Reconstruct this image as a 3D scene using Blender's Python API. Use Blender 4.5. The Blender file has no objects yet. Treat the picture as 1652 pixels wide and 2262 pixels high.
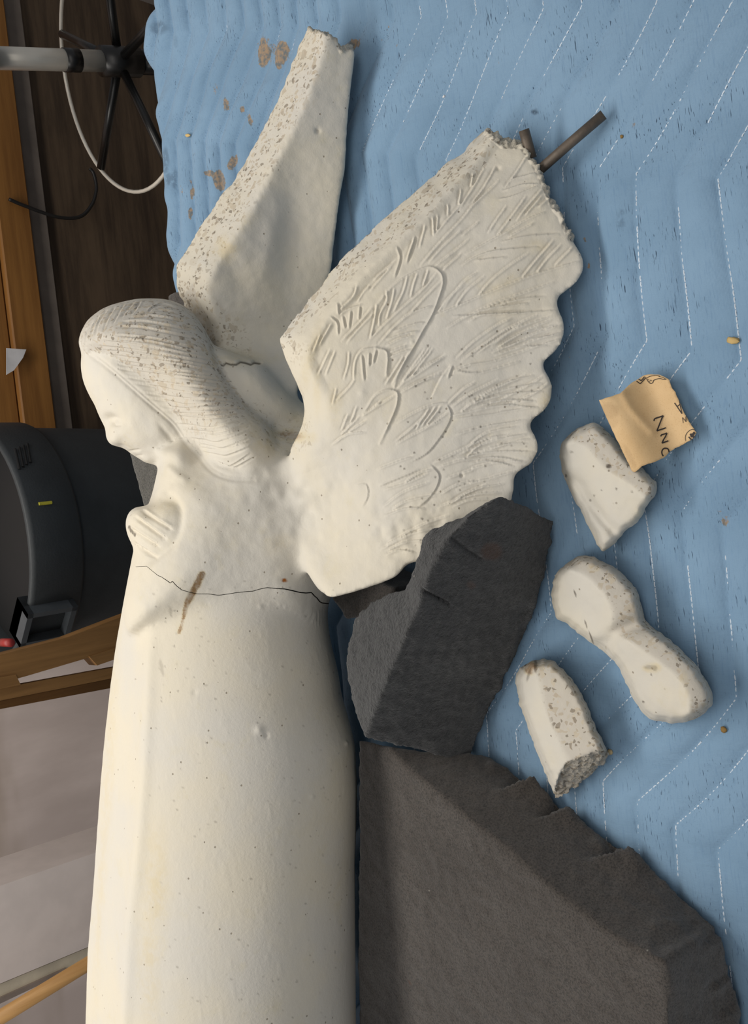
import bpy, math, random
import numpy as np
from mathutils import Vector, Matrix, kdtree
from mathutils.geometry import delaunay_2d_cdt

SC = bpy.context.scene
COL = SC.collection
rng = np.random.default_rng(7)
random.seed(7)

# ------------------------------------------------------------------ camera
TH = 0.85                                   # height of the padded table top above the floor
FPX, PITCH, ROLL = 2000.0, math.radians(45), math.radians(7)
s_, c_ = math.sin(PITCH), math.cos(PITCH)
CF = np.array([0.0, c_, -s_])
R0 = np.array([0.0, -s_, -c_])
XW = np.array([1.0, 0.0, 0.0])
CR = R0 * math.cos(ROLL) - XW * math.sin(ROLL)
CU = XW * math.cos(ROLL) + R0 * math.sin(ROLL)
CC = np.array([0.0, 0.0, 1.0 + TH])
cam_d = bpy.data.cameras.new('camera')
cam = bpy.data.objects.new('camera', cam_d)
COL.objects.link(cam)
M = Matrix.Identity(4)
for i in range(3):
    M[i][0], M[i][1], M[i][2], M[i][3] = CR[i], CU[i], -CF[i], CC[i]
cam.matrix_world = M
cam_d.sensor_fit = 'VERTICAL'
cam_d.sensor_height = 36.0
cam_d.lens = 36.0 * FPX / 2262.0
cam_d.clip_start = 0.02
SC.camera = cam

# ------------------------------------------------------------------ light
SC.view_settings.view_transform = 'Standard'
SC.view_settings.look = 'None'
SC.view_settings.gamma = 1.0
SC.view_settings.use_curve_mapping = False
SC.view_settings.exposure = 0.08
world = bpy.data.worlds.new('room_light')
SC.world = world
world.use_nodes = True
wb = world.node_tree.nodes['Background']
wb.inputs[0].default_value = (0.92, 0.95, 1.0, 1)
wb.inputs[1].default_value = 0.26

def ceiling_lamp(loc, sx, sy, power, col=(1.0, 0.955, 0.885)):
    l = bpy.data.lights.new('ceiling_tube_light', 'AREA')
    l.shape = 'RECTANGLE'; l.size = sx; l.size_y = sy
    l.energy = power; l.color = col
    o = bpy.data.objects.new('ceiling_tube_light', l)
    o.location = loc
    COL.objects.link(o)
    return o
ceiling_lamp((0.60, 1.65, 2.75), 1.3, 0.4, 23)
ceiling_lamp((-0.75, 1.65, 2.75), 1.3, 0.4, 21)
ceiling_lamp((0.1, -0.15, 2.75), 2.6, 0.6, 14)

# ------------------------------------------------------------------ projection helpers
def pd(px, py, d):
    px = np.asarray(px, float); py = np.asarray(py, float); d = np.asarray(d, float)
    r = CF + CR * ((px - 826.0) / FPX)[..., None] + CU * ((1131.0 - py) / FPX)[..., None]
    return CC + r * d[..., None]
def ray(px, py):
    px = np.asarray(px, float); py = np.asarray(py, float)
    return CF + CR * ((px - 826.0) / FPX)[..., None] + CU * ((1131.0 - py) / FPX)[..., None]
def pz(px, py, z):            # point of that sight line at height z above the table
    r = ray(px, py)
    return CC + r * ((np.asarray(z, float) - 1.0) / r[..., 2])[..., None]
def dz(px, py, z):            # its depth
    return (np.asarray(z, float) - 1.0) / ray(px, py)[..., 2]
def pY(px, py, Y):            # point at distance Y from the viewer's side of the table
    r = ray(px, py)
    return CC + r * (np.asarray(Y, float) / r[..., 1])[..., None]
def proj(P):
    q = P - CC
    d = q @ CF
    return 826.0 + FPX * (q @ CR) / d, 1131.0 - FPX * (q @ CU) / d, d

# ------------------------------------------------------------------ object helpers
def tag(o, label=None, cat=None, group=None, kind=None):
    if label: o['label'] = label
    if cat: o['category'] = cat
    if group: o['group'] = group
    if kind: o['kind'] = kind
    return o
def empty(name, loc):
    o = bpy.data.objects.new(name, None)
    o.empty_display_size = 0.05
    o.location = [float(v) for v in loc]
    COL.objects.link(o)
    return o
def mk(name, V, F, mat=None, parent=None, smooth=True, attrs=None):
    V = np.asarray(V, float)
    if parent is not None:
        V = V - np.array(parent_loc(parent))
    me = bpy.data.meshes.new(name)
    if isinstance(F, np.ndarray):
        me.vertices.add(len(V)); me.vertices.foreach_set('co', V.astype(np.float32).ravel())
        k = F.shape[1]
        me.loops.add(F.size); me.loops.foreach_set('vertex_index', F.astype(np.int32).ravel())
        me.polygons.add(len(F)); me.polygons.foreach_set('loop_start', np.arange(0, F.size, k, dtype=np.int32))
        me.update(calc_edges=True)
    else:
        me.from_pydata([tuple(v) for v in V], [], [tuple(int(i) for i in f) for f in F])
    me.polygons.foreach_set('use_smooth', np.full(len(me.polygons), bool(smooth)))
    if attrs:
        for k, a in attrs.items():
            at = me.attributes.new(k, 'FLOAT', 'POINT')
            at.data.foreach_set('value', np.asarray(a, np.float32))
    me.validate()
    me.update()
    o = bpy.data.objects.new(name, me)
    if mat: me.materials.append(mat)
    if parent is not None:
        o.parent = parent
    COL.objects.link(o)
    return o
def parent_loc(p):
    l = np.array(p.location)
    while p.parent is not None:
        p = p.parent
        l = l + np.array(p.location)
    return l

class MB:                                   # collects simple shapes into one mesh
    def __init__(s): s.v = []; s.f = []
    def add(s, V, F):
        n = len(s.v)
        s.v += [tuple(float(c) for c in p) for p in V]
        s.f += [tuple(int(i) + n for i in f) for f in F]
        return s
    def hexa(s, A, B):                      # loft between two polygons (front, back)
        n = len(A)
        s.add(list(A) + list(B), [tuple(range(n)), tuple(range(2*n-1, n-1, -1))] +
              [(i, n+i, n+(i+1) % n, (i+1) % n) for i in range(n)])
        return s
    def box(s, c, sx, sy, sz, rot=0.0, bev=0.0):
        b = bev
        P = []
        ca, sa = math.cos(rot), math.sin(rot)
        def T(x, y, z): return (c[0]+ca*x-sa*y, c[1]+sa*x+ca*y, c[2]+z)
        x, y, z = sx/2, sy/2, sz/2
        if b <= 0:
            A = [T(-x,-y,-z), T(x,-y,-z), T(x,y,-z), T(-x,y,-z)]
            B = [T(-x,-y,z), T(x,-y,z), T(x,y,z), T(-x,y,z)]
            return s.hexa(A[::-1], B[::-1])
        rings = []
        for (k, zz) in ((b, -z), (0, -z+b), (0, z-b), (b, z)):
            rings.append([T(-x+k,-y+k,zz), T(x-k,-y+k,zz), T(x-k,y-k,zz), T(-x+k,y-k,zz)])
        return s.rings(rings)
    def rings(s, R, caps=True):
        n = len(R[0]); V = [p for r in R for p in r]; F = []
        for j in range(len(R)-1):
            for i in range(n):
                F.append((j*n+i, j*n+(i+1) % n, (j+1)*n+(i+1) % n, (j+1)*n+i))
        if caps:
            F.append(tuple(range(n-1, -1, -1))); F.append(tuple((len(R)-1)*n+i for i in range(n)))
        return s.add(V, F)
    def tube(s, pts, rad, n=12, caps=True):
        pts = [np.array(p, float) for p in pts]
        rad = [rad]*len(pts) if np.isscalar(rad) else rad
        R = []; up = None
        for i, p in enumerate(pts):
            t = pts[min(i+1, len(pts)-1)] - pts[max(i-1, 0)]
            t /= np.linalg.norm(t)
            if up is None:
                up = np.array([0, 0, 1.0]) if abs(t[2]) < .9 else np.array([1.0, 0, 0])
            a = up - t*np.dot(up, t); a /= np.linalg.norm(a); up = a
            b = np.cross(t, a)
            R.append([p + rad[i]*(math.cos(2*math.pi*k/n)*a + math.sin(2*math.pi*k/n)*b) for k in range(n)])
        return s.rings(R, caps)
    def build(s, name, mat, parent=None, smooth=False):
        o = mk(name, s.v, s.f, mat, parent, smooth)
        return o

def smooth_path(pts, n=8):                  # Catmull-Rom through control points
    P = [np.array(p, float) for p in pts]
    P = [2*P[0]-P[1]] + P + [2*P[-1]-P[-2]]
    out = []
    for i in range(1, len(P)-2):
        for k in range(n):
            t = k/n
            out.append(0.5*((2*P[i]) + (-P[i-1]+P[i+1])*t + (2*P[i-1]-5*P[i]+4*P[i+1]-P[i+2])*t*t + (-P[i-1]+3*P[i]-3*P[i+1]+P[i+2])*t**3))
    out.append(P[-2])
    return np.array(out)
def resample(poly, step, closed=True):
    P = np.array(poly, float)
    if closed: P = np.vstack([P, P[:1]])
    seg = np.linalg.norm(np.diff(P, axis=0), axis=1)
    L = np.concatenate([[0], np.cumsum(seg)])
    n = max(3, int(round(L[-1]/step)))
    t = np.linspace(0, L[-1], n+1)
    Q = np.stack([np.interp(t, L, P[:, k]) for k in range(P.shape[1])], 1)
    return Q[:-1] if closed else Q
def seg_dist(X, Y, poly, closed=False):     # unsigned distance, signed side
    P = np.array(poly, float)
    if closed: P = np.vstack([P, P[:1]])
    best = np.full(X.shape, 1e9); side = np.zeros(X.shape)
    for a, b in zip(P[:-1], P[1:]):
        ab = b-a; l2 = ab @ ab + 1e-12
        t = np.clip(((X-a[0])*ab[0]+(Y-a[1])*ab[1])/l2, 0, 1)
        dx = X-a[0]-t*ab[0]; dy = Y-a[1]-t*ab[1]
        d = np.hypot(dx, dy)
        m = d < best
        best = np.where(m, d, best)
        side = np.where(m, np.sign(ab[0]*dy-ab[1]*dx), side)
    return best, side
def inside(X, Y, poly):
    P = np.array(poly, float); r = np.zeros(X.shape, bool)
    x1, y1 = P[-1]
    for x2, y2 in P:
        if y1 != y2:
            c = ((y1 > Y) != (y2 > Y)) & (X < (x2-x1)*(Y-y1)/(y2-y1)+x1)
            r ^= c
        x1, y1 = x2, y2
    return r
def tri_poly(outline, step, jag=0.0):
    O = resample(outline, step)
    if jag:
        O = O + rng.normal(0, jag, O.shape)
    x0, y0 = O.min(0); x1, y1 = O.max(0)
    gx, gy = np.meshgrid(np.arange(x0, x1, step), np.arange(y0, y1, step))
    gx = gx.ravel() + rng.normal(0, step*.04, gx.size); gy = gy.ravel() + rng.normal(0, step*.04, gy.size)
    d, _ = seg_dist(gx, gy, O, True)
    k = inside(gx, gy, O) & (d > step*.55)
    pts = np.vstack([O, np.stack([gx[k], gy[k]], 1)])
    n = len(O)
    r = delaunay_2d_cdt([Vector(p) for p in pts], [(i, (i+1) % n) for i in range(n)], [], 1, 1e-5)
    V = np.array([tuple(v) for v in r[0]]); T = np.array([tuple(f) for f in r[2] if len(f) == 3], int)
    d, _ = seg_dist(V[:, 0], V[:, 1], O, True)
    return V, T, d
def boundary_edges(T):
    E = np.vstack([T[:, [0, 1]], T[:, [1, 2]], T[:, [2, 0]]])
    key = np.sort(E, 1)
    u, inv, cnt = np.unique(key, axis=0, return_inverse=True, return_counts=True)
    return E[cnt[inv.ravel()] == 1]
def inflate(outline, dmid, T, w, step=7, p=0.5):
    V, F, bd = tri_poly(outline, step)
    dm = dmid(V[:, 0], V[:, 1]) if callable(dmid) else np.full(len(V), float(dmid))
    u = np.clip(bd/w, 0, 1)
    t = T*np.power(np.maximum(1-(1-u)**2, 0), p)
    on = bd < 1e-3
    A = pd(V[:, 0], V[:, 1], dm-t); B = pd(V[:, 0], V[:, 1], dm+t)
    idx = np.arange(len(V)) + len(V); idx[on] = np.arange(len(V))[on]
    return np.vstack([A, B]), [tuple(f) for f in F] + [tuple(idx[f[::-1]]) for f in F]
def slab(outline, dfront, thick, offs, step=7, jag=0):
    V, F, bd = tri_poly(outline, step, jag)
    df = dfront(V[:, 0], V[:, 1])
    ctrl = np.array([[a, b] for a, b, _, _ in offs], float); ov = np.array([[c, d] for _, _, c, d in offs], float)
    w = 1.0/(((V[:, None, :]-ctrl[None])**2).sum(2)+30.0)**1.5
    off = (w[:, :, None]*ov[None]).sum(1)/w.sum(1)[:, None]
    th = thick(V[:, 0], V[:, 1]) if callable(thick) else thick
    A = pd(V[:, 0], V[:, 1], df); B = pd(V[:, 0]+off[:, 0], V[:, 1]+off[:, 1], df+th)
    n = len(V)
    be = boundary_edges(F)
    return np.vstack([A, B]), [tuple(f) for f in F] + [tuple(f[::-1]+n) for f in F] + [(b, a, a+n, b+n) for a, b in be]
def remesh(V, F, voxel):
    me = bpy.data.meshes.new('tmp'); me.from_pydata([tuple(v) for v in V], [], [tuple(int(i) for i in f) for f in F])
    me.update()
    o = bpy.data.objects.new('tmp', me); COL.objects.link(o)
    md = o.modifiers.new('r', 'REMESH'); md.mode = 'VOXEL'; md.voxel_size = voxel
    dg = bpy.context.evaluated_depsgraph_get()
    ev = o.evaluated_get(dg).to_mesh()
    n = len(ev.vertices); W = np.empty(n*3, np.float32); ev.vertices.foreach_get('co', W)
    npoly = len(ev.polygons); lt = np.empty(npoly, np.int32); ev.polygons.foreach_get('loop_total', lt)
    li = np.empty(len(ev.loops), np.int32); ev.loops.foreach_get('vertex_index', li)
    assert (lt == 4).all()
    Q = li.reshape(-1, 4).copy()
    o.evaluated_get(dg).to_mesh_clear()
    bpy.data.objects.remove(o); bpy.data.meshes.remove(me)
    return W.reshape(-1, 3).astype(float), Q
def edges_of(Q):
    k = Q.shape[1]
    E = np.vstack([np.stack([Q[:, i], Q[:, (i+1) % k]], 1) for i in range(k)])
    E.sort(1)
    return np.unique(E, axis=0)
def smooth(V, Q, its, lam=0.5, w=None, taubin=False):
    E = edges_of(Q); n = len(V)
    deg = np.bincount(E.ravel(), minlength=n).astype(float); deg[deg == 0] = 1
    i, j = E[:, 0], E[:, 1]
    V = V.copy()
    for it in range(its):
        for L in ((lam, -lam*1.02) if taubin else (lam,)):
            S = np.stack([np.bincount(i, V[j, k], n) + np.bincount(j, V[i, k], n) for k in range(3)], 1)/deg[:, None]
            D = (S-V)*L
            V += D if w is None else D*w[:, None]
    return V
def vnormals(V, Q):
    if Q.shape[1] == 4:
        fn = np.cross(V[Q[:, 2]]-V[Q[:, 0]], V[Q[:, 3]]-V[Q[:, 1]])
    else:
        fn = np.cross(V[Q[:, 1]]-V[Q[:, 0]], V[Q[:, 2]]-V[Q[:, 0]])
    N = np.zeros_like(V)
    for k in range(Q.shape[1]):
        for a in range(3):
            N[:, a] += np.bincount(Q[:, k], fn[:, a], len(V))
    return N/(np.linalg.norm(N, axis=1)[:, None]+1e-12)
_perm = rng.random((64, 64, 64))
def vnoise(P, freq):                        # smooth value noise, -1..1
    X = np.asarray(P)*freq + 100.0
    I = np.floor(X).astype(int); f = X-I; f = f*f*(3-2*f)
    r = 0
    for a in (0, 1):
        for b in (0, 1):
            for c in (0, 1):
                w = (f[:, 0] if a else 1-f[:, 0])*(f[:, 1] if b else 1-f[:, 1])*(f[:, 2] if c else 1-f[:, 2])
                r = r + w*_perm[(I[:, 0]+a) % 64, (I[:, 1]+b) % 64, (I[:, 2]+c) % 64]
    return r*2-1
def sstep(a, b, x):
    t = np.clip((x-a)/(b-a), 0, 1)
    return t*t*(3-2*t)

# ------------------------------------------------------------------ materials
def lin(r, g, b):
    f = lambda v: (v/255/12.92 if v/255 <= .04045 else ((v/255+.055)/1.055)**2.4)
    return (f(r), f(g), f(b), 1)
class NT:
    def __init__(s, name, rough=0.8, metal=0.0, spec=0.3):
        s.m = bpy.data.materials.new(name); s.m.use_nodes = True
        s.t = s.m.node_tree; s.b = s.t.nodes['Principled BSDF']
        s.b.inputs['Roughness'].default_value = rough; s.b.inputs['Metallic'].default_value = metal
        s.b.inputs['Specular IOR Level'].default_value = spec
    def n(s, typ, **kw):
        x = s.t.nodes.new(typ)
        for k, v in kw.items():
            if k.startswith('i_'):
                key = k[2:]; x.inputs[int(key) if key.isdigit() else key.replace('_', ' ')].default_value = v
            else: setattr(x, k, v)
        return x
    def l(s, a, b): s.t.links.new(a, b)
    def coord(s, scale=(1, 1, 1), rot=(0, 0, 0), src='Object'):
        tc = s.n('ShaderNodeTexCoord'); mp = s.n('ShaderNodeMapping')
        mp.inputs['Scale'].default_value = scale; mp.inputs['Rotation'].default_value = rot
        s.l(tc.outputs[src], mp.inputs['Vector']); return mp.outputs[0]
    def noise(s, vec, scale, detail=4, rough=.55, out='Fac'):
        x = s.n('ShaderNodeTexNoise'); x.inputs['Scale'].default_value = scale
        x.inputs['Detail'].default_value = detail; x.inputs['Roughness'].default_value = rough
        s.l(vec, x.inputs['Vector']); return x.outputs[out]
    def vor(s, vec, scale, feature='F1', out='Distance', rnd=1.0):
        x = s.n('ShaderNodeTexVoronoi', feature=feature); x.inputs['Scale'].default_value = scale
        x.inputs['Randomness'].default_value = rnd
        s.l(vec, x.inputs['Vector']); return x.outputs[out]
    def ramp(s, fac, a, b, lo=0.0, hi=1.0):
        x = s.n('ShaderNodeMapRange'); x.interpolation_type = 'SMOOTHSTEP'
        x.inputs[1].default_value = a; x.inputs[2].default_value = b; x.inputs[3].default_value = lo; x.inputs[4].default_value = hi
        s.l(fac, x.inputs[0]); return x.outputs[0]
    def math(s, op, a, b=None):
        x = s.n('ShaderNodeMath', operation=op)
        for i, v in enumerate((a, b)):
            if v is None: continue
            if isinstance(v, (int, float)): x.inputs[i].default_value = v
            else: s.l(v, x.inputs[i])
        return x.outputs[0]
    def attr(s, name):
        return s.n('ShaderNodeAttribute', attribute_name=name).outputs['Fac']
    def mix(s, fac, a, b):
        x = s.n('ShaderNodeMix', data_type='RGBA')
        for sock, v in ((x.inputs[0], fac), (x.inputs[6], a), (x.inputs[7], b)):
            if isinstance(v, (int, float)): sock.default_value = v
            elif isinstance(v, tuple): sock.default_value = v
            else: s.l(v, sock)
        return x.outputs[2]
    def color(s, c):
        if isinstance(c, tuple): s.b.inputs['Base Color'].default_value = c
        else: s.l(c, s.b.inputs['Base Color'])
    def bump(s, h, dist=0.001, strength=1.0):
        x = s.n('ShaderNodeBump'); x.inputs['Distance'].default_value = dist; x.inputs['Strength'].default_value = strength
        s.l(h, x.inputs['Height'])
        prev = s.b.inputs['Normal'].links
        if prev: s.l(prev[0].from_socket, x.inputs['Normal'])
        s.l(x.outputs[0], s.b.inputs['Normal'])

def stone_material(name, base, cream, chips_default=None):
    m = NT(name, .85, 0, .2)
    v = m.coord()
    n1 = m.noise(v, 7, 5)
    col = m.mix(m.ramp(n1, .35, .65), base, cream)
    col = m.mix(m.ramp(m.noise(v, 30, 6, .65), .55, .75, 0, .35), col, lin(198, 188, 160))
    # exposed aggregate where the cast skin is worn through
    wob = m.n('ShaderNodeVectorMath', operation='ADD')
    nz = m.n('ShaderNodeTexNoise'); nz.inputs['Scale'].default_value = 60; m.l(v, nz.inputs['Vector'])
    sc = m.n('ShaderNodeVectorMath', operation='SCALE'); sc.inputs['Scale'].default_value = .010
    m.l(nz.outputs['Color'], sc.inputs[0]); m.l(v, wob.inputs[0]); m.l(sc.outputs[0], wob.inputs[1])
    vv = wob.outputs[0]
    chips_att = m.attr('chips')
    col = m.mix(m.math('MULTIPLY', m.attr('grey'), .75), col, lin(180, 173, 162))
    tot = None
    for scl, thr, size, dark in ((75, .72, .30, (172, 161, 143)), (120, .66, .34, (176, 165, 146)), (170, .68, .30, (164, 152, 135)), (150, .93, .22, (128, 118, 104)), (230, .88, .26, (116, 107, 94))):
        cellc = m.vor(vv, scl, out='Color'); dist = m.vor(vv, scl, 'DISTANCE_TO_EDGE')
        sep = m.n('ShaderNodeSeparateColor'); m.l(cellc, sep.inputs[0])
        pick = m.ramp(sep.outputs[0], thr, thr+.02)
        sz = m.math('ADD', m.math('MULTIPLY', sep.outputs[1], size*.8), size*.25)
        k = m.math('GREATER_THAN', dist, sz)
        fac = m.math('MULTIPLY', m.math('MULTIPLY', pick, k), chips_att)
        tone = m.mix(sep.outputs[2], lin(*dark), lin(*[min(255, q*1.08) for q in dark]))
        col = m.mix(m.math('MULTIPLY', fac, .8), col, tone)
    # small pits everywhere
    pc = m.vor(v, 130, out='Color'); pdist = m.vor(v, 130)
    sp = m.n('ShaderNodeSeparateColor'); m.l(pc, sp.inputs[0])
    pit = m.math('MULTIPLY', m.ramp(sp.outputs[0], .93, .95), m.ramp(pdist, .12, .2, 1, 0))
    col = m.mix(m.math('MULTIPLY', pit, .7), col, lin(120, 108, 90))
    # speckle of fine dirt
    fine = m.ramp(m.noise(v, 420, 2), .68, .74, 0, .25)
    col = m.mix(m.math('MULTIPLY', fine, m.math('ADD', chips_att, .25)), col, lin(135, 124, 105))
    # dirt
    st = m.attr('stain')
    brk = m.ramp(m.noise(v, 55, 6, .7), .3, .62)
    brk = m.math('MAXIMUM', brk, .35)
    col = m.mix(m.math('MULTIPLY', m.math('MULTIPLY', st, brk), .95), col, m.mix(m.ramp(st, .45, .8), lin(196, 178, 134), lin(138, 106, 64)))
    dk = m.attr('soot')
    col = m.mix(m.math('MULTIPLY', dk, .92), col, lin(62, 52, 42))
    rust = m.attr('rust')
    col = m.mix(rust, col, lin(150, 90, 40))
    m.color(col)
    br = m.attr('broken')
    h = m.math('ADD', m.noise(v, 260, 5, .6), m.math('MULTIPLY', pit, -2.0))
    m.bump(h, .0006, .6)
    m.bump(m.noise(v, 45, 4, .5), .0007, .5)
    hb = m.math('MULTIPLY', m.noise(v, 170, 5, .75), br)
    m.bump(hb, .006, 1)
    return m.m
STONE = stone_material('cast_stone', lin(197, 192, 182), lin(203, 195, 178))

def foam_material(name, c1, c2, bump=.0012, grain=420):
    m = NT(name, 1.0, 0, .05)
    v = m.coord()
    col = m.mix(m.ramp(m.noise(v, 9, 4), .3, .7), lin(*c1), lin(*c2))
    col = m.mix(m.ramp(m.noise(v, grain*.9, 4, .8), .42, .64, 0, .8), col, lin(c1[0]*.45, c1[1]*.45, c1[2]*.45))
    pc = m.vor(v, 70, out='Color'); sp = m.n('ShaderNodeSeparateColor'); m.l(pc, sp.inputs[0])
    lint = m.math('MULTIPLY', m.ramp(sp.outputs[0], .975, .98), m.ramp(m.vor(v, 70), .06, .1, 1, 0))
    col = m.mix(m.math('MULTIPLY', lint, .6), col, lin(150, 145, 135))
    col = m.mix(m.attr('rust'), col, lin(70, 45, 30))
    m.color(col)
    m.b.inputs['Sheen Weight'].default_value = .25
    m.b.inputs['Sheen Roughness'].default_value = .6
    m.bump(m.noise(v, grain, 4, .75), bump, 1)
    return m.m
FOAM = foam_material('charcoal_foam', (66, 60, 55), (76, 70, 65))
FOAM_CUT = foam_material('charcoal_foam_cut', (50, 50, 51), (66, 66, 66), .005, 230)

def wood_material(name, c1, c2, axis=0, scale=6, rough=.6):
    m = NT(name, rough, 0, .3)
    sc = [scale*2.2]*3; sc[axis] = scale*.12
    v = m.coord(tuple(sc))
    n = m.noise(v, 3, 6, .65)
    col = m.mix(m.ramp(n, .3, .7), lin(*c1), lin(*c2))
    m.color(col); m.bump(n, .001, .5)
    return m.m
def plain(name, c, rough=.6, metal=0, spec=.4, bump=0, var=.12):
    m = NT(name, rough, metal, spec)
    v = m.coord()
    n = m.noise(v, 14, 5)
    d = tuple(max(0, x*(1-var)) for x in c)
    m.color(m.mix(m.ramp(n, .3, .7), lin(*d), lin(*c)))
    if bump: m.bump(m.noise(v, 200, 3), bump, .6)
    return m.m

# ------------------------------------------------------------------ the room
def structure(name, V, F, mat, smooth=False):
    o = mk(name, V, F, mat, None, smooth); o['kind'] = 'structure'; return o
m = NT('concrete_floor', .8, 0, .25); v = m.coord()
m.color(m.mix(m.ramp(m.noise(v, 3, 6), .3, .7), lin(120, 112, 104), lin(140, 132, 124))); m.bump(m.noise(v, 60, 4), .001, .5)
FLOOR = m.m
m = NT('painted_wall', .75, 0, .25); v = m.coord((1, 1, .35))
c = m.mix(m.ramp(m.noise(v, 4, 5), .35, .7), lin(186, 172, 166), lin(212, 198, 192))
c = m.mix(m.ramp(m.noise(m.coord((.6, 1, 2.5)), 2.2, 3), .52, .72, 0, .5), c, lin(150, 134, 118))
m.color(c); m.bump(m.noise(v, 30, 4), .002, .4)
WALL = m.m
WY = 2.92
structure('floor', MB().box((0, 1.4, -.05), 7, 5.2, .1).v, MB().box((0, 1.4, -.05), 7, 5.2, .1).f, FLOOR)
b = MB().box((0, WY+.05, 1.45), 7, .1, 3.0)
structure('wall_back', b.v, b.f, WALL)
structure('baseboard_back', MB().box((0, WY-.008, .05), 7, .016, .1, 0, .003).v, MB().box((0, WY-.008, .05), 7, .016, .1, 0, .003).f,
          plain('baseboard_paint', (150, 140, 128), .5))

# work table that carries everything, under the quilt
WOODT = wood_material('table_birch', (150, 120, 85), (176, 146, 106), 0)
tb = empty('work_table', (0, .75, 0))
MB().box((0, .735, TH-.032), 2.44, 1.33, .04, 0, .004).build('table_top', WOODT, tb)
for sx in (-1.05, 1.05):
    for sy in (.16, 1.28):
        MB().box((sx, sy, (TH-.052)/2), .09, .09, TH-.052, 0, .004).build('leg', WOODT, tb)
for sy in (.16, 1.28):
    MB().box((0, sy, TH-.11), 2.0, .03, .10, 0, .003).build('apron', WOODT, tb)
tag(tb, 'wooden work table underneath the blue quilted moving blanket', 'table')

# cabinet of dark plywood against the wall: orange board, grey strip, plywood front
CY = 2.46
q = pY([38, 119], [216, 945], CY); z1 = float(q[:, 2].mean())
q = pY([61, 156], [38, 932], CY); z2 = float(q[:, 2].mean())
q = pY([50, 55], [880, 930], CY-.02); zs = float(q[:, 2].mean())
xr = float(pY(120, 1150, CY)[0]); xl = 1.75
m = NT('dark_plywood', .65, 0, .25); v = m.coord((.5, 6, 6))
g = m.noise(v, 3.2, 7, .68)
c = m.mix(m.ramp(g, .32, .66), lin(54, 43, 34), lin(84, 69, 54))
c = m.mix(m.ramp(m.noise(m.coord((1, 3, 3)), 2.5, 5, .6), .5, .75, 0, .6), c, lin(46, 36, 28))
m.color(c); m.bump(g, .001, .5); PLY = m.m
OAK = wood_material('orange_pine', (112, 74, 34), (136, 94, 46), 0, 5, .6)
GREYM = plain('grey_strip', (104, 95, 88), .6)
cab = empty('plywood_cabinet', ((xl+xr)/2, CY+.2, 0))
L = xl-xr; xc = (xl+xr)/2
MB().box((xc, CY+.2, z2/2), L, .36, z2, 0, .003).build('front_panel', PLY, cab)
MB().box((xc, CY+.195, (z1+z2)/2), L+.004, .375, z1-z2-.002, 0, .003).build('edge_strip', GREYM, cab)
zt = zs
MB().box((xc, CY+.19, (z1+zt)/2+.001), L+.006, .40, zt-z1-.002, 0, .004).build('board', OAK, cab)
MB().box((xc, CY+.20, zt+.05), L-.02, .38, .098, 0, .004).build('board', OAK, cab)
tag(cab, 'dark plywood cabinet with orange pine boards and a grey strip along the back wall', 'cabinet')

# white paper corner sticking out over the orange board
pp = pY([14, 58, 51, 31, 14], [769, 772, 790, 818, 828], CY-.03)
o = MB().hexa(pp, pp+np.array([0, .0012, 0])).build('paper_sheet', plain('white_paper', (205, 203, 205), .7), None)
tag(o, 'white paper corner hanging in front of the orange pine board', 'paper')

# black cable hanging in a loop in front of the plywood
cp = [(20, 440), (40, 449), (66, 459), (90, 468), (125, 479), (160, 482), (185, 474), (204, 450), (212, 425), (212, 405), (206, 382), (198, 372)]
cpt = smooth_path([pY(a, b, CY-.02-.0*i) for i, (a, b) in enumerate(cp)], 6)
BLK = plain('black_rubber', (24, 22, 21), .5)
o = MB().tube(cpt, .0052, 8).build('power_cable', BLK, None, True)
tag(o, 'thin black cable looping in front of the dark plywood', 'cable')

# drafting stool: chrome column, black hub, spokes and chrome foot ring
CHROME = plain('brushed_chrome', (225, 218, 205), .34, .30, .6, 0, .05)
BLKM = plain('black_enamel', (20, 19, 18), .35, 0, .5)
D0 = 2.12
H = pd(262, 136, D0)
rt = ray(20, 129)                            # column top: as upright as the sight line allows
best = min(np.linspace(1.7, 2.3, 200), key=lambda d: np.hypot(*((CC+rt*d)-H)[:2]))
top = CC+rt*best
ax = (top-H); ax /= np.linalg.norm(ax)
if ax[2] < 0: ax = -ax
e1 = np.cross(ax, [0, 1, 0]); e1 /= np.linalg.norm(e1); e2 = np.cross(ax, e1)
tlen = (H[2]-.09)/ax[2]
base = H-ax*tlen
st = empty('drafting_stool', base)
def along(t): return H+ax*t
MB().tube([along(.045), along(.32)], .0235, 20).build('column', CHROME, st, True)
MB().tube([along(-tlen+.02), along(-.05)], .028, 20).build('outer_tube', BLKM, st, True)
MB().tube([along(-.05), along(.045)], .034, 20).build('hub', BLKM, st, True)
cl = along(.118)
MB().tube([cl-ax*.018, cl+ax*.018], .0255, 20).build('collar', BLKM, st, True)
RR = 272*D0/FPX
ringc = H + ax*.0
ringp = [ringc+RR*(math.cos(a)*e1+math.sin(a)*e2) for a in np.linspace(0, 2*math.pi, 73)[:-1]]
mb = MB(); n = len(ringp)
R = []
for i, p in enumerate(ringp):
    rd = (p-ringc)/RR
    R.append([p+.0048*(math.cos(t)*rd+math.sin(t)*ax) for t in np.linspace(0, 2*math.pi, 11)[:-1]])
R.append(R[0])
mb.rings(R, False).build('foot_ring', CHROME, st, True)
for a in range(5):
    best = a*72+18
    t = math.radians(best)
    dr = math.cos(t)*e1+math.sin(t)*e2
    MB().tube([ringc+dr*.03, ringc+dr*(RR-.005)], .0105, 10).build('spoke', BLKM, st, True)
seat_c = along(.42)
ang = np.linspace(0, 2*math.pi, 33)[:-1]
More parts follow.
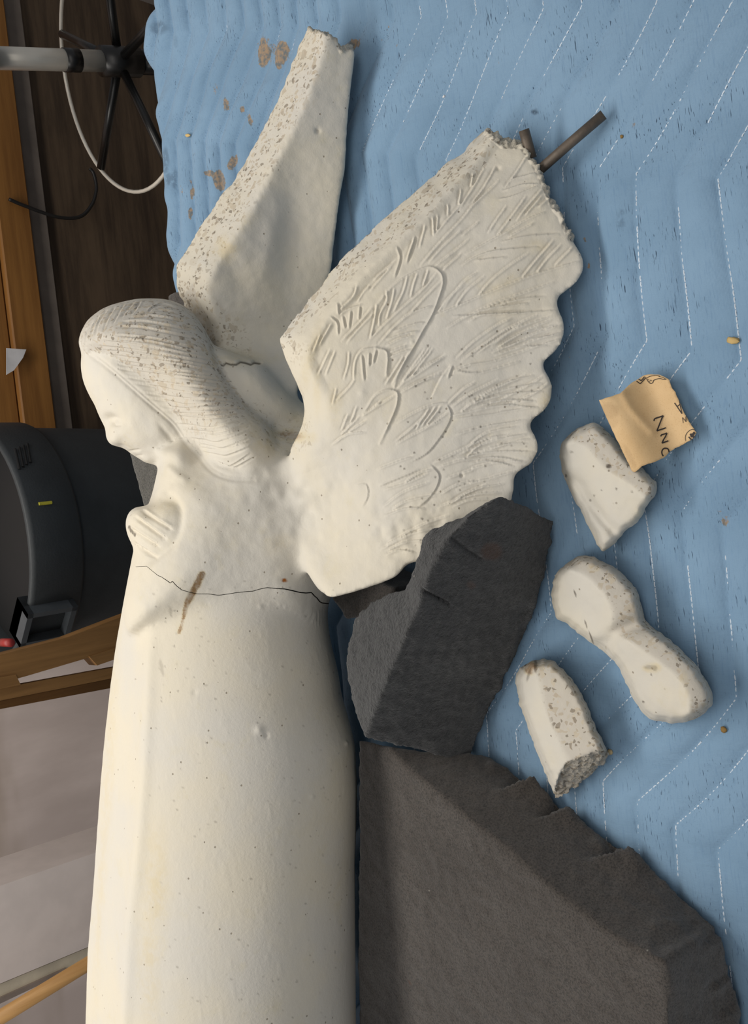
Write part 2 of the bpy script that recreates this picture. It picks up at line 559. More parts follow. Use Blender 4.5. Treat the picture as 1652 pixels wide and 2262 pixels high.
MB().rings([[seat_c+ax*h+r*(math.cos(t)*e1+math.sin(t)*e2) for t in ang] for h, r in ((-.10, .05), (-.09, .11), (-.02, .17), (0, .19), (.05, .2), (.075, .18), (.08, .1))]).build('seat', BLK, st, True)
for a in range(5):
    t = math.radians(a*72+40)
    d = np.array([math.cos(t), math.sin(t), 0])
    b0 = base+np.array([0, 0, .03])
    f_ = np.array([base[0], base[1], .035])+d*.24
    MB().tube([b0, (b0+f_)/2+np.array([0, 0, .015]), f_+np.array([0, 0, .015])], [.022, .018, .012], 10).build('leg', BLKM, st, True)
    w = np.array([-d[1], d[0], 0])
    MB().tube([f_-w*.012+[0, 0, -.012], f_+w*.012+[0, 0, -.012]], .023, 14).build('caster', BLK, st, True)
tag(st, 'drafting stool with chrome column, black hub and chrome foot ring behind the quilt', 'stool')

# dark grey drum with deep rim and handle bracket
DRUM = plain('grey_plastic', (50, 53, 55), .55, 0, .35, .0006, .1)
DRUMD = plain('dark_plastic', (17, 17, 18), .6)
dc = pd(58, 1192, 2.14)
c0 = np.array([dc[0], dc[1], 0.0])
rimz = dc[2]
dr = empty('plastic_drum', c0)
rad = .268
ang = np.linspace(0, 2*math.pi, 65)[:-1]
def ringat(z, r): return [c0+np.array([r*math.cos(t), r*math.sin(t), z]) for t in ang]
MB().rings([ringat(0, rad*.84), ringat(.02, rad*.86), ringat(.03, rad*.86), ringat(rimz-.004, rad*.985), ringat(rimz, rad*.985)]).build('body', DRUM, dr, True)
mb = MB().rings([ringat(rimz-.004, rad*.985), ringat(rimz-.002, rad*1.02), ringat(rimz+.004, rad*1.03), ringat(rimz+.105, rad*1.035), ringat(rimz+.115, rad*1.03),
                 ringat(rimz+.117, rad*1.0), ringat(rimz+.112, rad*.98), ringat(rimz+.02, rad*.955)], False)
mb.build('rim', DRUM, dr, True)
MB().rings([ringat(rimz+.012, rad*.95), ringat(rimz+.022, rad*.95)]).build('dark_inside', DRUMD, dr, False)  # added near-black disc, stands in for the shade inside the open drum
def on_drum(px, py, r):                      # point where the sight line meets the drum wall
    rr = ray(px, py); ox, oy = CC[0]-c0[0], CC[1]-c0[1]
    A = rr[0]**2+rr[1]**2; B = 2*(ox*rr[0]+oy*rr[1]); Cq = ox*ox+oy*oy-r*r
    disc = max(B*B-4*A*Cq, 0.0)
    return CC+rr*((-B-math.sqrt(disc))/(2*A))
hq = [on_drum(*p, rad*1.05) for p in ((46, 1326), (148, 1330), (150, 1412), (48, 1410))]
hc = sum(hq)/4; rd = hc-c0; rd[2] = 0; rd /= np.linalg.norm(rd); tn = np.array([-rd[1], rd[0], 0])
hh = MB()
hx = empty('handle', hc-c0) if False else None
mb = MB()
wz, wt = .055, .047
for (a, b, c, d) in ((-wz, -wz+.012, -wt, wt), (wz-.012, wz, -wt, wt), (-wz, wz, -wt, -wt+.012), (-wz, wz, wt-.012, wt)):
    P = [hc+np.array([0, 0, z])+tn*t for z, t in ((a, c), (b, c), (b, d), (a, d))]
    mb.hexa([p-rd*.035 for p in P], [p+rd*.022 for p in P])
hnd = mb.build('handle', plain('handle_plastic', (62, 66, 70), .5), dr)
P = [hc+np.array([0, 0, z])+tn*t for z, t in ((-wz, -wt), (wz, -wt), (wz, wt), (-wz, wt))]
MB().hexa([p-rd*.035 for p in P], [p-rd*.004 for p in P]).build('recess', DRUMD, hnd)
for k in range(4):
    a = on_drum(33+9*k, 992-4*k, rad*1.036); b = on_drum(43+8*k, 1037-5*k, rad*1.036)
    rdd = (a+b)/2-c0; rdd[2] = 0; rdd /= np.linalg.norm(rdd)
    MB().tube([a, b], .0032, 8).build('vent_bar', DRUMD, dr)
a = on_drum(86, 1113, rad*1.038); b = on_drum(114, 1110, rad*1.038)
MB().tube([a, b], .0035, 6).build('yellow_mark', plain('yellow_tape', (168, 160, 50), .6), dr)
tag(dr, 'dark grey plastic drum with deep rim and square handle left of the statue', 'drum')

# timber frame leaning by the drum
PINE = wood_material('brown_timber', (116, 82, 44), (142, 104, 60), 2, 6, .6)
PINE_SHADE = wood_material('shaded_timber', (84, 54, 20), (104, 70, 30), 2, 6, .6)  # same timber, colour darkened for the shaded face of the box beam
FY = 1.70
fr = empty('timber_frame', pY(150, 1460, FY)*np.array([1, 1, 0]))
def plank(name, pts, th, mat, par=fr, Y=FY):
    P = pY([p[0] for p in pts], [p[1] for p in pts], Y)
    k = np.array([0, th, 0])
    return MB().hexa(list(P), list(P+k)).build(name, mat, par)
plank('post', [(-60, 1462), (150, 1408), (560, 1250), (560, 1312), (212, 1448), (60, 1493), (-60, 1527)], .04, PINE)
plank('block', [(197, 1450), (212, 1446), (330, 1405), (330, 1430), (215, 1470)], .035, PINE, fr, FY-.004)
plank('rail', [(-60, 1532), (45, 1512), (560, 1418), (560, 1436), (-60, 1560)], .02, PINE, fr, FY)
plank('rail', [(-60, 1560.5), (560, 1436.5), (560, 1460), (-60, 1578)], .05, PINE_SHADE, fr, FY+.004)
plank('cleat', [(-20, 1500), (35, 1490), (46, 1513), (-20, 1526)], .03, PINE, fr, FY-.003)
rc = pY(33, 1417, FY-.03)
MB().tube([rc+[0, -.01, .012], rc+[0, .03, .012]], .008, 12).build('red_cap', plain('red_plastic', (140, 38, 34), .5), fr, True)
tag(fr, 'brown timber frame of posts and rails below the grey drum', 'frame')

# white carton panel and dowel by the wall
WHT = plain('white_board', (214, 202, 196), .55, 0, .3, 0, .04)
wp = empty('white_carton', pY(110, 2020, 2.1)*np.array([1, 1, 0]))
def panel(name, pts, Y, th, mat, par):
    P = pY([p[0] for p in pts], [p[1] for p in pts], Y)
    return MB().hexa(list(P), list(P+np.array([0, th, 0]))).build(name, mat, par)
panel('front_panel', [(-60, 1978), (203, 1886), (330, 1842), (330, 2035), (180, 2098), (-60, 2198)], 2.1, .20, WHT, wp)
panel('bottom_lip', [(-60, 2199), (180, 2099), (330, 2036), (330, 2058), (-60, 2245)], 2.105, .19, plain('cream_board', (206, 194, 172), .55), wp)
panel('slot', [(-60, 2232), (146, 2139), (148, 2147), (-60, 2246)], 2.098, .02, plain('slot_grey', (136, 122, 112), .6), wp)
tag(wp, 'white carton panel with a narrow grey slot by the wooden dowel', 'carton')
dw = pY([-40, 330], [2272, 2046], 1.98)
dl = dw[1]-dw[0]; dl /= np.linalg.norm(dl)
low = dw[0] if dw[0][2] < dw[1][2] else dw[1]
hi = dw[1] if dw[0][2] < dw[1][2] else dw[0]
u = (hi-low)/np.linalg.norm(hi-low)
foot = low - u*((low[2]-.016)/u[2]); topd = hi+u*.25
o = MB().tube([foot, topd], .0155, 16).build('wooden_dowel', wood_material('dowel_wood', (150, 112, 66), (176, 136, 86), 2, 5, .5), None, True)
tag(o, 'round wooden dowel leaning beside the white carton panel', 'dowel')

# ------------------------------------------------------------------ moving blanket
AX = math.radians(23); CA, SA = math.cos(AX), math.sin(AX)
PIT = .052; HALF = .1845; SLO = .39
def quilt_ab(X, Y): return X*CA - Y*SA, X*SA + Y*CA
def zig(a):
    t = np.mod((a-.133)/(2*HALF), 1.0)
    return -SLO*HALF*(1-np.abs(2*t-1))      # 0 at a=.133, -max half a period on
B0 = .5995-.052*40
def quilt(X, Y):
    wx = .006*np.sin(X*9+Y*5)+.004*np.sin(Y*23-X*7)
    a, b = quilt_ab(X+wx*.4, Y+wx)
    q = (b-zig(a)-B0)/PIT
    k = np.round(q)
    return (q-k)*PIT*.93, k
def edge_y(X): return 1.432-.10*sstep(.93, 1.06, X)**1.5 - .02*sstep(.0, -.9, X)
def puff(X, Y):
    dq, _ = quilt(X, Y)
    u = np.clip(np.abs(dq)/(PIT*.47), 0, 1)
    P = np.stack([X, Y, 0*X], -1).reshape(-1, 3)
    w1 = vnoise(P*np.array([1, .45, 1]), 16).reshape(X.shape)
    w2 = vnoise(P*np.array([1, .35, 1])+7, 42).reshape(X.shape)
    far = sstep(.75, 1.35, Y)
    h = (.0064+.0103*far)*(.55*np.power(np.maximum(1-(1-u)**2, 0), .85)+.45*np.power(np.maximum(1-(1-u)**2, 0), .42))*(1+.35*w1)
    h = h + .0016*w1 + u*(.0016+.0010*far)*w2+.0019*np.minimum(1, u*2)*vnoise(P*np.array([1, .22, 1])+11, 26).reshape(X.shape)
    pl = vnoise(P+3, 4.5).reshape(X.shape)
    return h + .004*pl + .004
def blanket_z(X, Y): return puff(np.asarray(X, float), np.asarray(Y, float)) - .009
nx, ny = 700, 500
xs = np.linspace(-1.24, 1.22, nx)
FALL = .34
s = np.linspace(0.03, 1.0, ny)
XX = np.repeat(xs[None], ny, 0)
E_ = edge_y(XX)
tot = E_+.03*math.pi/2+FALL
SS = .03+(s[:, None])*(tot-.03)
r = .032
ph = np.clip((SS-E_)/r, 0, math.pi/2)
ov = np.maximum(SS-E_-r*math.pi/2, 0)
Yb = np.where(SS < E_, SS, E_+r*np.sin(ph)) + .0*ov
Zb = -(r*(1-np.cos(ph))) - ov
Ny = np.sin(ph); Nz = np.cos(ph)
hh = blanket_z(XX, SS)
fold = np.minimum(ov, .2)*.12*np.sin(XX*22+2*np.sin(XX*7))
V = np.stack([XX, Yb+Ny*(hh+.0)+fold+ov*.06, TH+Zb+Nz*hh], -1)
idx = np.arange(nx*ny).reshape(ny, nx)
Q = np.stack([idx[:-1, :-1], idx[:-1, 1:], idx[1:, 1:], idx[1:, :-1]], -1).reshape(-1, 4)
Vb = V.reshape(-1, 3)
bx, by, bd_ = proj(Vb)
stain = np.zeros(len(Vb)); soot = np.zeros(len(Vb))
def blob(arr, px, py, rx, ry, amp=1.0, rot=0.0, X=None, Yp=None, soft=1.25):
    X = bx if X is None else X; Yp = by if Yp is None else Yp
    c, s2 = math.cos(rot), math.sin(rot)
    dx, dy = X-px, Yp-py
    u = (c*dx+s2*dy)/rx; w = (-s2*dx+c*dy)/ry
    arr[:] = np.maximum(arr, amp*sstep(soft, .7 if soft < 1.3 else .1, np.hypot(u, w)))
for a in ((585, 118, 15, 34, .95), (622, 118, 17, 30, 1, .1), (782, 96, 16, 16, .9), (486, 398, 15, 24, 1, -.3), (463, 383, 18, 7, .9), (515, 358, 12, 26, .8), (501, 230, 8, 18, .7),
          (536, 242, 6, 10, .9), (552, 266, 6, 18, .8, -.3), (425, 420, 6, 22, .8), (420, 470, 6, 14, .9), (402, 418, 5, 16, .4), (476, 200, 10, 20, .35),
          (1290, 530, 5, 8, .9), (1300, 588, 5, 9, .8), (1257, 786, 5, 9, .5), (1600, 1145, 7, 16, .6), (1590, 1128, 12, 5, .5), (1400, 275, 4, 12, .5), (850, 60, 40, 18, .25), (860, 90, 30, 22, .2), (1280, 300, 4, 6, .5)):
    blob(stain, *a, soft=1.75)
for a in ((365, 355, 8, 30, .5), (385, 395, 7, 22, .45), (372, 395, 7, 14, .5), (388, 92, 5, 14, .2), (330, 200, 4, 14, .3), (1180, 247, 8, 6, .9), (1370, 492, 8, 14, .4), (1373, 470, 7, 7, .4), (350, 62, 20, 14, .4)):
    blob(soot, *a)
m = NT('quilt_fabric', .92, 0, .12)
v = m.coord()
n1 = m.noise(m.coord((1, .5, .5)), 6, 5)
col = m.mix(m.ramp(n1, .3, .7), lin(112, 140, 165), lin(125, 153, 178))
slub = m.noise(m.coord((46, 620, 620)), 1.0, 2, .6)
gate = m.ramp(m.noise(v, 14, 3), .42, .6)
col = m.mix(m.math('MULTIPLY', m.ramp(slub, .62, .70), m.math('MULTIPLY', gate, .9)), col, lin(34, 48, 68))
col = m.mix(m.ramp(m.noise(m.coord((30, 500, 500)), 1.0, 2), .5, .8, 0, .3), col, lin(88, 118, 152))
brk = m.ramp(m.noise(v, 90, 6, .7), .36, .5)
brk2 = m.noise(v, 160, 4)
stc = m.mix(m.ramp(brk2, .35, .65), lin(98, 96, 88), lin(158, 126, 84))
edge = m.ramp(m.math('ADD', m.attr('stain'), m.math('MULTIPLY', m.math('SUBTRACT', m.noise(m.coord((.7, 1, 1)), 55, 5, .65), .5), 1.9)), .42, .58)
col = m.mix(m.math('MULTIPLY', edge, .8), col, stc)
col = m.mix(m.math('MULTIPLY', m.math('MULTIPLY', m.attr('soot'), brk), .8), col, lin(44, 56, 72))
m.color(col)
m.b.inputs['Sheen Weight'].default_value = .15
wv = m.n('ShaderNodeTexWave', wave_type='BANDS', bands_direction='X'); wv.inputs['Scale'].default_value = 230; m.l(v, wv.inputs['Vector'])
wv2 = m.n('ShaderNodeTexWave', wave_type='BANDS', bands_direction='Y'); wv2.inputs['Scale'].default_value = 230; m.l(v, wv2.inputs['Vector'])
m.bump(m.math('ADD', wv.outputs['Fac'], wv2.outputs['Fac']), .0003, .22)
m.bump(m.noise(m.coord((1, .4, .4)), 70, 4, .6), .003, .6)
QUILT = m.m
bl = empty('moving_blanket', (0, .75, TH))
mk('quilt', Vb, Q, QUILT, bl, True, {'stain': stain, 'soot': soot})
tag(bl, 'light blue quilted moving blanket with zigzag stitching spread over the table', 'blanket')
# white zigzag thread, dash by dash
mb = MB(); TV = []; TF = []
av = np.arange(-1.55, 1.35, .0068)
for k in range(-2, 70):
    j = rng.random()
    for a in av:
        if rng.random() < .04: continue
        ln = .0060
        aa = np.array([a, a+ln*.5, a+ln])
        bb = B0+k*PIT+zig(aa)
        X = aa*CA+bb*SA; Y = -aa*SA+bb*CA
        wx = .006*np.sin(X*9+Y*5)+.004*np.sin(Y*23-X*7)
        X = X-wx*.4; Y = Y-wx
        if X.min() < -1.2 or X.max() > 1.18 or Y.min() < .05 or Y.max() > edge_y(X).min()-.005: continue
        TV.append(np.stack([X, Y], 1))
TV = np.array(TV)
keep = vnoise(np.concatenate([TV[:, 1], np.zeros((len(TV), 1))], 1), 14) > -.55+1.1*sstep(.62, 1.1, TV[:, 1, 1])
TV = TV[keep]
zz = TH+blanket_z(TV[:, :, 0], TV[:, :, 1])
tan = TV[:, 2]-TV[:, 0]; tan /= np.linalg.norm(tan, axis=1)[:, None]
nr = np.stack([-tan[:, 1], tan[:, 0]], 1)*.0008
n = len(TV); P = []
for i, hgt in ((0, .0002), (1, .0011), (2, .0002)):
    for sg in (-1, 1):
        P.append(np.concatenate([TV[:, i]+sg*nr, (zz[:, i]+hgt)[:, None]], 1))
    P.append(np.concatenate([TV[:, i], (zz[:, i]+hgt+.0007)[:, None]], 1))
P = np.stack(P, 1)                           # n x 9
base_i = (np.arange(n)*9)[:, None]
fq = []
for o_ in (0, 3):
    for a, b in ((0, 2), (2, 1)):
        fq.append(np.stack([base_i[:, 0]+o_+a, base_i[:, 0]+o_+3+a, base_i[:, 0]+o_+3+b, base_i[:, 0]+o_+b], 1))
o = mk('stitching', P.reshape(-1, 3), np.concatenate(fq), plain('white_thread', (205, 215, 226), .7), bl, True)
o['label'] = 'white zigzag stitching thread'; o['kind'] = 'stuff'

# ------------------------------------------------------------------ angel statue
VOX = globals().get('VOX', .0024)
SV, SF, SID, SP = [], [], [], []
def add_part(VF, pid):
    V, F = VF
    n = sum(len(a) for a in SV)
    SV.append(V); SF.extend([tuple(i+n for i in f) for f in F])
    SP.append(V); SID.extend([pid]*len(V))
ROBE, TORSO, FACE, HAIR, HAND, WINGN, WINGF = range(7)

# robe: a loft of facetted round sections
Ly = np.array([(1180, 300), (1212, 294), (1266, 283), (1337, 269), (1426, 254), (1525, 241), (1634, 229), (1723, 221), (1863, 211), (1954, 205), (2106, 192), (2239, 188), (2480, 184)], float)
Ry = np.array([(1180, 690), (1333, 724), (1370, 723), (1418, 731), (1484, 747), (1536, 755), (1602, 774), (1650, 785), (1740, 789), (1858, 786), (1900, 784), (2240, 786), (2480, 790)], float)
Gy = np.array([(1180, 352), (1290, 342), (1450, 330), (1600, 324), (1750, 316), (1900, 302), (2050, 286), (2240, 276), (2480, 272)], float)
rows = np.arange(1190, 2476, 8.0)
rows = np.concatenate([rows])
V = []; NA = 96
for y in rows:
    xl = np.interp(y, Ly[:, 1-1], Ly[:, 1]); xr_ = np.interp(y, Ry[:, 0], Ry[:, 1]); xg = np.interp(y, Gy[:, 0], Gy[:, 1])
    cx = (xl+xr_)/2; hw = (xr_-xl)/2
    d = np.interp(y, [1190, 1340, 1500, 1750, 2480], [1.345, 1.345, 1.355, 1.365, 1.375])
    g = (xg-cx)/hw
    tg = math.acos(np.clip(g, -1, 1))        # angle of the ridge
    th = np.linspace(0, 2*math.pi, NA, endpoint=False)
    ax_, dp = np.cos(th), np.sin(th)
    for k, t in enumerate(th):               # flat front panel from silhouette to ridge, on both sides
        tt = t if t <= math.pi else 2*math.pi-t
        if tt > tg:
            u = (tt-tg)/(math.pi-tg)
            cxx = math.cos(tg)*(1-u)+(-1)*u; dpp = math.sin(tg)*(1-u)
            mixk = 1.0
            ax_[k] = ax_[k]*(1-mixk)+cxx*mixk
            dp[k] = (dp[k]*(1-mixk)+(dpp if t <= math.pi else -dpp)*mixk)
    R_ = hw*d/FPX
    dep = np.sign(dp)*np.power(np.abs(dp), .80)
    V.append(pd(cx+hw*ax_, np.full(NA, y), d-R_*.84*dep))
nr_ = len(rows); V = np.concatenate(V)
F = []
for j in range(nr_-1):
    for i in range(NA):
        F.append((j*NA+i, j*NA+(i+1) % NA, (j+1)*NA+(i+1) % NA, (j+1)*NA+i))
F.append(tuple(range(NA-1, -1, -1))); F.append(tuple((nr_-1)*NA+i for i in range(NA)))
add_part((V, F), ROBE)

# torso with the chest, shoulder and hair-covered nape
tors = [(352, 1020), (345, 1050), (338, 1088), (327, 1117), (307, 1180), (295, 1215), (284, 1266), (270, 1338), (276, 1400), (718, 1400), (724, 1334), (765, 1260), (800, 1160), (795, 1060),
        (745, 965), (700, 905), (668, 890), (648, 921), (602, 930), (560, 916), (520, 915), (470, 960), (430, 1000), (390, 1012)]
add_part(inflate(tors, lambda x, y: 1.325+.00008*(x-500)-.00004*(y-1150), .118, 165), TORSO)
# face
face = [(180, 779), (177, 806), (181, 837), (191, 864), (202, 884), (209, 895), (216, 915), (225, 934), (233, 946), (232, 962), (237, 977), (248, 986), (264, 988), (277, 991), (282, 996), (286, 1003), (295, 1006),
        (304, 1013), (310, 1016), (318, 1021), (330, 1027), (342, 1028), (356, 1025), (375, 1020), (400, 1012), (450, 1012), (500, 960), (460, 850), (360, 770), (260, 720), (205, 735), (186, 760)]
add_part(inflate(face, 1.362, .084, 105), FACE)
add_part(inflate([(330, 1000), (352, 1020), (343, 1057), (336, 1088), (325, 1120), (400, 1150), (470, 1090), (450, 1000), (400, 960)], 1.33, .085, 75), TORSO)
# hair
hair = [(180, 779), (174, 768), (172, 752), (177, 735), (191, 708), (208, 693), (225, 681), (250, 671), (276, 664), (305, 659), (330, 658), (355, 659), (377, 662), (401, 671), (428, 691), (440, 706), (452, 725),
        (463, 745), (472, 766), (481, 785), (490, 805), (506, 838), (526, 870), (560, 905), (600, 935), (625, 980), (620, 1030), (580, 1057), (547, 1061), (500, 1054), (465, 1037), (435, 1003), (404, 969), (377, 932), (330, 891), (276, 844), (232, 808), (205, 790)]
add_part(inflate(hair, lambda x, y: 1.355-.065*sstep(300, 600, x+.3*(y-900)), .106, 120), HAIR)
# praying hand
hand = [(325, 1116), (303, 1118), (292, 1122), (283, 1131), (277, 1146), (276, 1160), (279, 1178), (286, 1195), (294, 1210), (306, 1222), (325, 1236), (343, 1243), (370, 1226), (394, 1200), (400, 1160), (394, 1120), (375, 1104), (350, 1108)]
add_part(inflate(hand, lambda x, y: 1.285-.0004*(x-330), .052, 42), HAND)

# near wing: a thick slab, carved face towards the viewer
facep = [(730, 925), (716, 880), (686, 830), (672, 792), (674, 770), (688, 750), (722, 704), (800, 610), (893, 520), (946, 474), (1004, 408), (1050, 354), (1086, 297)]
edge_b = [(1095, 301), (1113, 313), (1131, 316), (1149, 313), (1158, 317), (1164, 328), (1176, 344), (1184, 360), (1191, 371), (1199, 390), (1207, 407), (1216, 430), (1230, 458), (1243, 474), (1252, 498), (1265, 523)]
scal = [(1274, 543), (1286, 560), (1292, 573), (1294, 590), (1290, 606), (1279, 624), (1266, 637), (1252, 648), (1238, 656), (1232, 664), (1234, 678), (1243, 698), (1250, 712), (1252, 728), (1249, 748), (1241, 766), (1230, 779), (1214, 791), (1203, 800), (1201, 810), (1208, 822), (1217, 834), (1224, 848), (1225, 864), (1221, 886), (1212, 902), (1199, 915), (1184, 925), (1174, 933), (1174, 945), (1182, 958), (1190, 975), (1192, 995), (1184, 1018), (1170, 1033), (1154, 1040), (1143, 1046), (1137, 1054), (1138, 1070), (1138, 1088), (1132, 1114)]
low = [(1100, 1150), (1040, 1185), (1000, 1215), (955, 1238), (920, 1245), (900, 1248), (894, 1258), (889, 1272), (863, 1287), (830, 1300), (798, 1311), (760, 1322), (728, 1333), (690, 1270), (650, 1150), (680, 1020)]
def dwing(x, y):
    base = 1.135-.055*(x-700)/590
    root = np.exp(-(((x-640)/150.)**2+((y-1150)/190.)**2))
    tip = sstep(520, 280, y)
    und = .004*np.sin((x*.9+y*.45)/42.)*sstep(950, 1150, x)      # feather rows swell towards the tips
    return base+.085*root+.02*tip+und*.7
offs = [(730, 925, -72, -5), (716, 880, -60, -8), (686, 830, -56, -8), (672, 792, -62, -20), (674, 770, -72, -28), (688, 750, -76, -14), (722, 704, -58, -32), (800, 610, -46, -50), (893, 520, -44, -50), (946, 474, -45, -48), (1004, 408, -33, -44), (1050, 354, -22, -32), (1086, 297, -17, -19),
        (1290, 590, -22, -10), (1225, 860, -22, -10), (1140, 1080, -22, -10), (955, 1238, -20, -14), (800, 1310, -20, -16), (700, 1200, -30, -20), (1191, 371, -14, -8), (1130, 316, -12, -6), (1243, 474, -16, -8)]
wn = facep+resample(edge_b, 5, False).tolist()+scal+low
wn = [tuple(p) for p in wn]
add_part(slab(wn, dwing, lambda x, y: .052-.014*sstep(1000, 1280, x), offs, 6.5), WINGN)

# far wing: smooth inner face, rounded leading edge
ff = [(716, 70), (712, 118), (694, 169), (662, 253), (634, 309), (601, 372), (570, 436), (535, 496), (497, 553), (462, 612), (458, 650), (478, 715), (494, 760), (510, 800), (540, 860), (600, 905), (645, 905), (690, 800), (722, 660), (736, 571), (738, 547), (744, 507), (754, 428), (764, 376), (766, 328), (774, 249), (782, 169), (786, 107), (779, 102), (770, 104), (764, 109), (755, 111), (751, 104), (752, 94), (745, 86), (738, 82), (728, 74)]
Az = dz(775, 250, .034); Bz = dz(706, 118, .085); Cz = dz(500, 590, .175)
Mx = np.linalg.solve(np.array([[775, 250, 1], [706, 118, 1], [500, 590, 1.]]), np.array([Az, Bz, Cz]))
def dfar(x, y):
    p = Mx[0]*x+Mx[1]*y+Mx[2]
    hollow = .012*np.exp(-(((x-650)/70.)**2+((y-480)/160.)**2))
    base = sstep(720, 880, y)
    return (p+hollow)*(1-base)+base*1.335
print('far wing depth at', [(q, round(float(dfar(*map(np.array, q))), 3), round(float(1-dfar(*map(np.array, q))*-ray(*q)[2]), 3)) for q in ((740, 560), (706, 118), (775, 250), (480, 700), (600, 700), (560, 850))])
offf = [(716, 70, -44, -14), (712, 118, -58, -14), (694, 169, -56, -26), (662, 253, -54, -34), (634, 309, -56, -30), (601, 372, -54, -36), (570, 436, -54, -46), (535, 496, -50, -68), (497, 553, -58, -60), (462, 612, -78, -30), (458, 650, -74, -10), (478, 715, -52, -10), (494, 760, -70, -10), (510, 800, -50, -4), (540, 860, -20, -20),
        (786, 107, -14, -4), (764, 376, -14, -4), (736, 571, -14, -8), (690, 800, -16, -10), (645, 905, -16, -10), (752, 94, -16, -4)]
add_part(slab(ff, dfar, .05, offf, 6.5), WINGF)
# shoulder behind the nape, between the wings
add_part(inflate([(470, 760), (520, 780), (580, 800), (625, 850), (668, 892), (680, 930), (640, 960), (560, 980), (500, 930)], 1.345, .07, 60), TORSO)

SV = np.vstack(SV)
V, Q = remesh(SV, SF, .0048)
jx, jy, jd = proj(V)
def zone(x, y, rx, ry): return np.exp(-((jx-x)/rx)**2-((jy-y)/ry)**2)
wj = np.clip(zone(700, 1080, 110, 240)+zone(575, 930, 90, 60)+zone(600, 1340, 300, 70)+zone(395, 1060, 60, 60)*.6+zone(560, 830, 90, 60)+.5*zone(636, 755, 45, 60), 0, 1)
V = smooth(V, Q, 4, .5)
V = smooth(V, Q, 26, .5, wj)
V, Q = remesh(V, Q, VOX)
V = smooth(V, Q, 5, .5, taubin=True)
kd = kdtree.KDTree(len(SV))
for i, p in enumerate(SV): kd.insert(p, i)
kd.balance()
SID = np.array(SID)
pid = np.array([SID[kd.find(p)[1]] for p in V])
# finer mesh where the carving is
def midpoint_subdivide(V, Q, sel):
    S = Q[sel]
    E = np.sort(np.stack([S, np.roll(S, -1, 1)], -1).reshape(-1, 2), 1)
    u, inv = np.unique(E, axis=0, return_inverse=True)
    inv = inv.reshape(-1, 4)+len(V)
    fcn = np.arange(len(S))+len(V)+len(u)
    NV = np.vstack([V, V[u].mean(1), V[S].mean(1)])
    NQ = np.concatenate([np.stack([S[:, k], inv[:, k], fcn, inv[:, (k-1) % 4]], 1) for k in range(4)])
    return NV, np.vstack([Q[~sel], NQ]), u, S
N = vnormals(V, Q)
front = (N*(CC-V)).sum(1) > 0
fsel = (np.isin(pid, [WINGN, HAIR, HAND, FACE]) & front)[Q].all(1)
V, Q, eu, es = midpoint_subdivide(V, Q, fsel)
pid = np.concatenate([pid, pid[eu[:, 0]], pid[es[:, 0]]])
px, py, pdp = proj(V)
N = vnormals(V, Q)
view = CC-V; view /= np.linalg.norm(view, axis=1)[:, None]
fac = sstep(.02, .3, (N*view).sum(1))       # carving only where the tool could reach from this side
print('statue', len(V), len(Q))

order = np.argsort(px); pxs = px[order]
def strokes(lines, amp, w, mask=None, two=0.0, k=1.0, org=(0, 0), taper=True):
    H_ = np.zeros(len(V))
    for ln in lines:
        P = smooth_path([(org[0]+k*a, org[1]+k*b) for a, b in ln], 5) if len(ln) > 2 else np.array([(org[0]+k*a, org[1]+k*b) for a, b in ln], float)
        n = len(P)-1
        tot_ = np.zeros(0)
        for i in range(n):
            a, b = P[i], P[i+1]
            lo = np.searchsorted(pxs, min(a[0], b[0])-3.5*w); hi_ = np.searchsorted(pxs, max(a[0], b[0])+3.5*w)
            sel = order[lo:hi_]
            sel = sel[np.abs(py[sel]-(a[1]+b[1])/2) < abs(a[1]-b[1])/2+3.5*w]
            if mask is not None: sel = sel[mask[sel]]
            if not len(sel): continue
            ab = b-a; l = math.hypot(*ab)+1e-9
            t = ((px[sel]-a[0])*ab[0]+(py[sel]-a[1])*ab[1])/l
            sd = ((px[sel]-a[0])*ab[1]-(py[sel]-a[1])*ab[0])/l   # + on the right of travel
            over = np.maximum(np.maximum(-t, t-l), 0)
            tt = (i+np.clip(t/l, 0, 1))/n
            tp = np.minimum(1, np.minimum(tt, 1-tt)*6+.35) if taper else 1.0
            e = np.exp(-((sd/w)**2)-(over/w)**2)
            v = amp*e*tp
            H_[sel] = np.where(np.abs(v) > np.abs(H_[sel]), v, H_[sel])
            if two:
                v2 = -amp*two*np.exp(-(((sd-1.7*w)/w)**2)-(over/w)**2)*tp
                H_[sel] = np.where(np.abs(v2) > np.abs(H_[sel]), v2, H_[sel])
    return H_
def gauss(x, y, rx, ry, amp, rot=0.0):
    c, s2 = math.cos(rot), math.sin(rot); dx, dy = px-x, py-y
    return amp*np.exp(-((c*dx+s2*dy)/rx)**2-((-s2*dx+c*dy)/ry)**2)

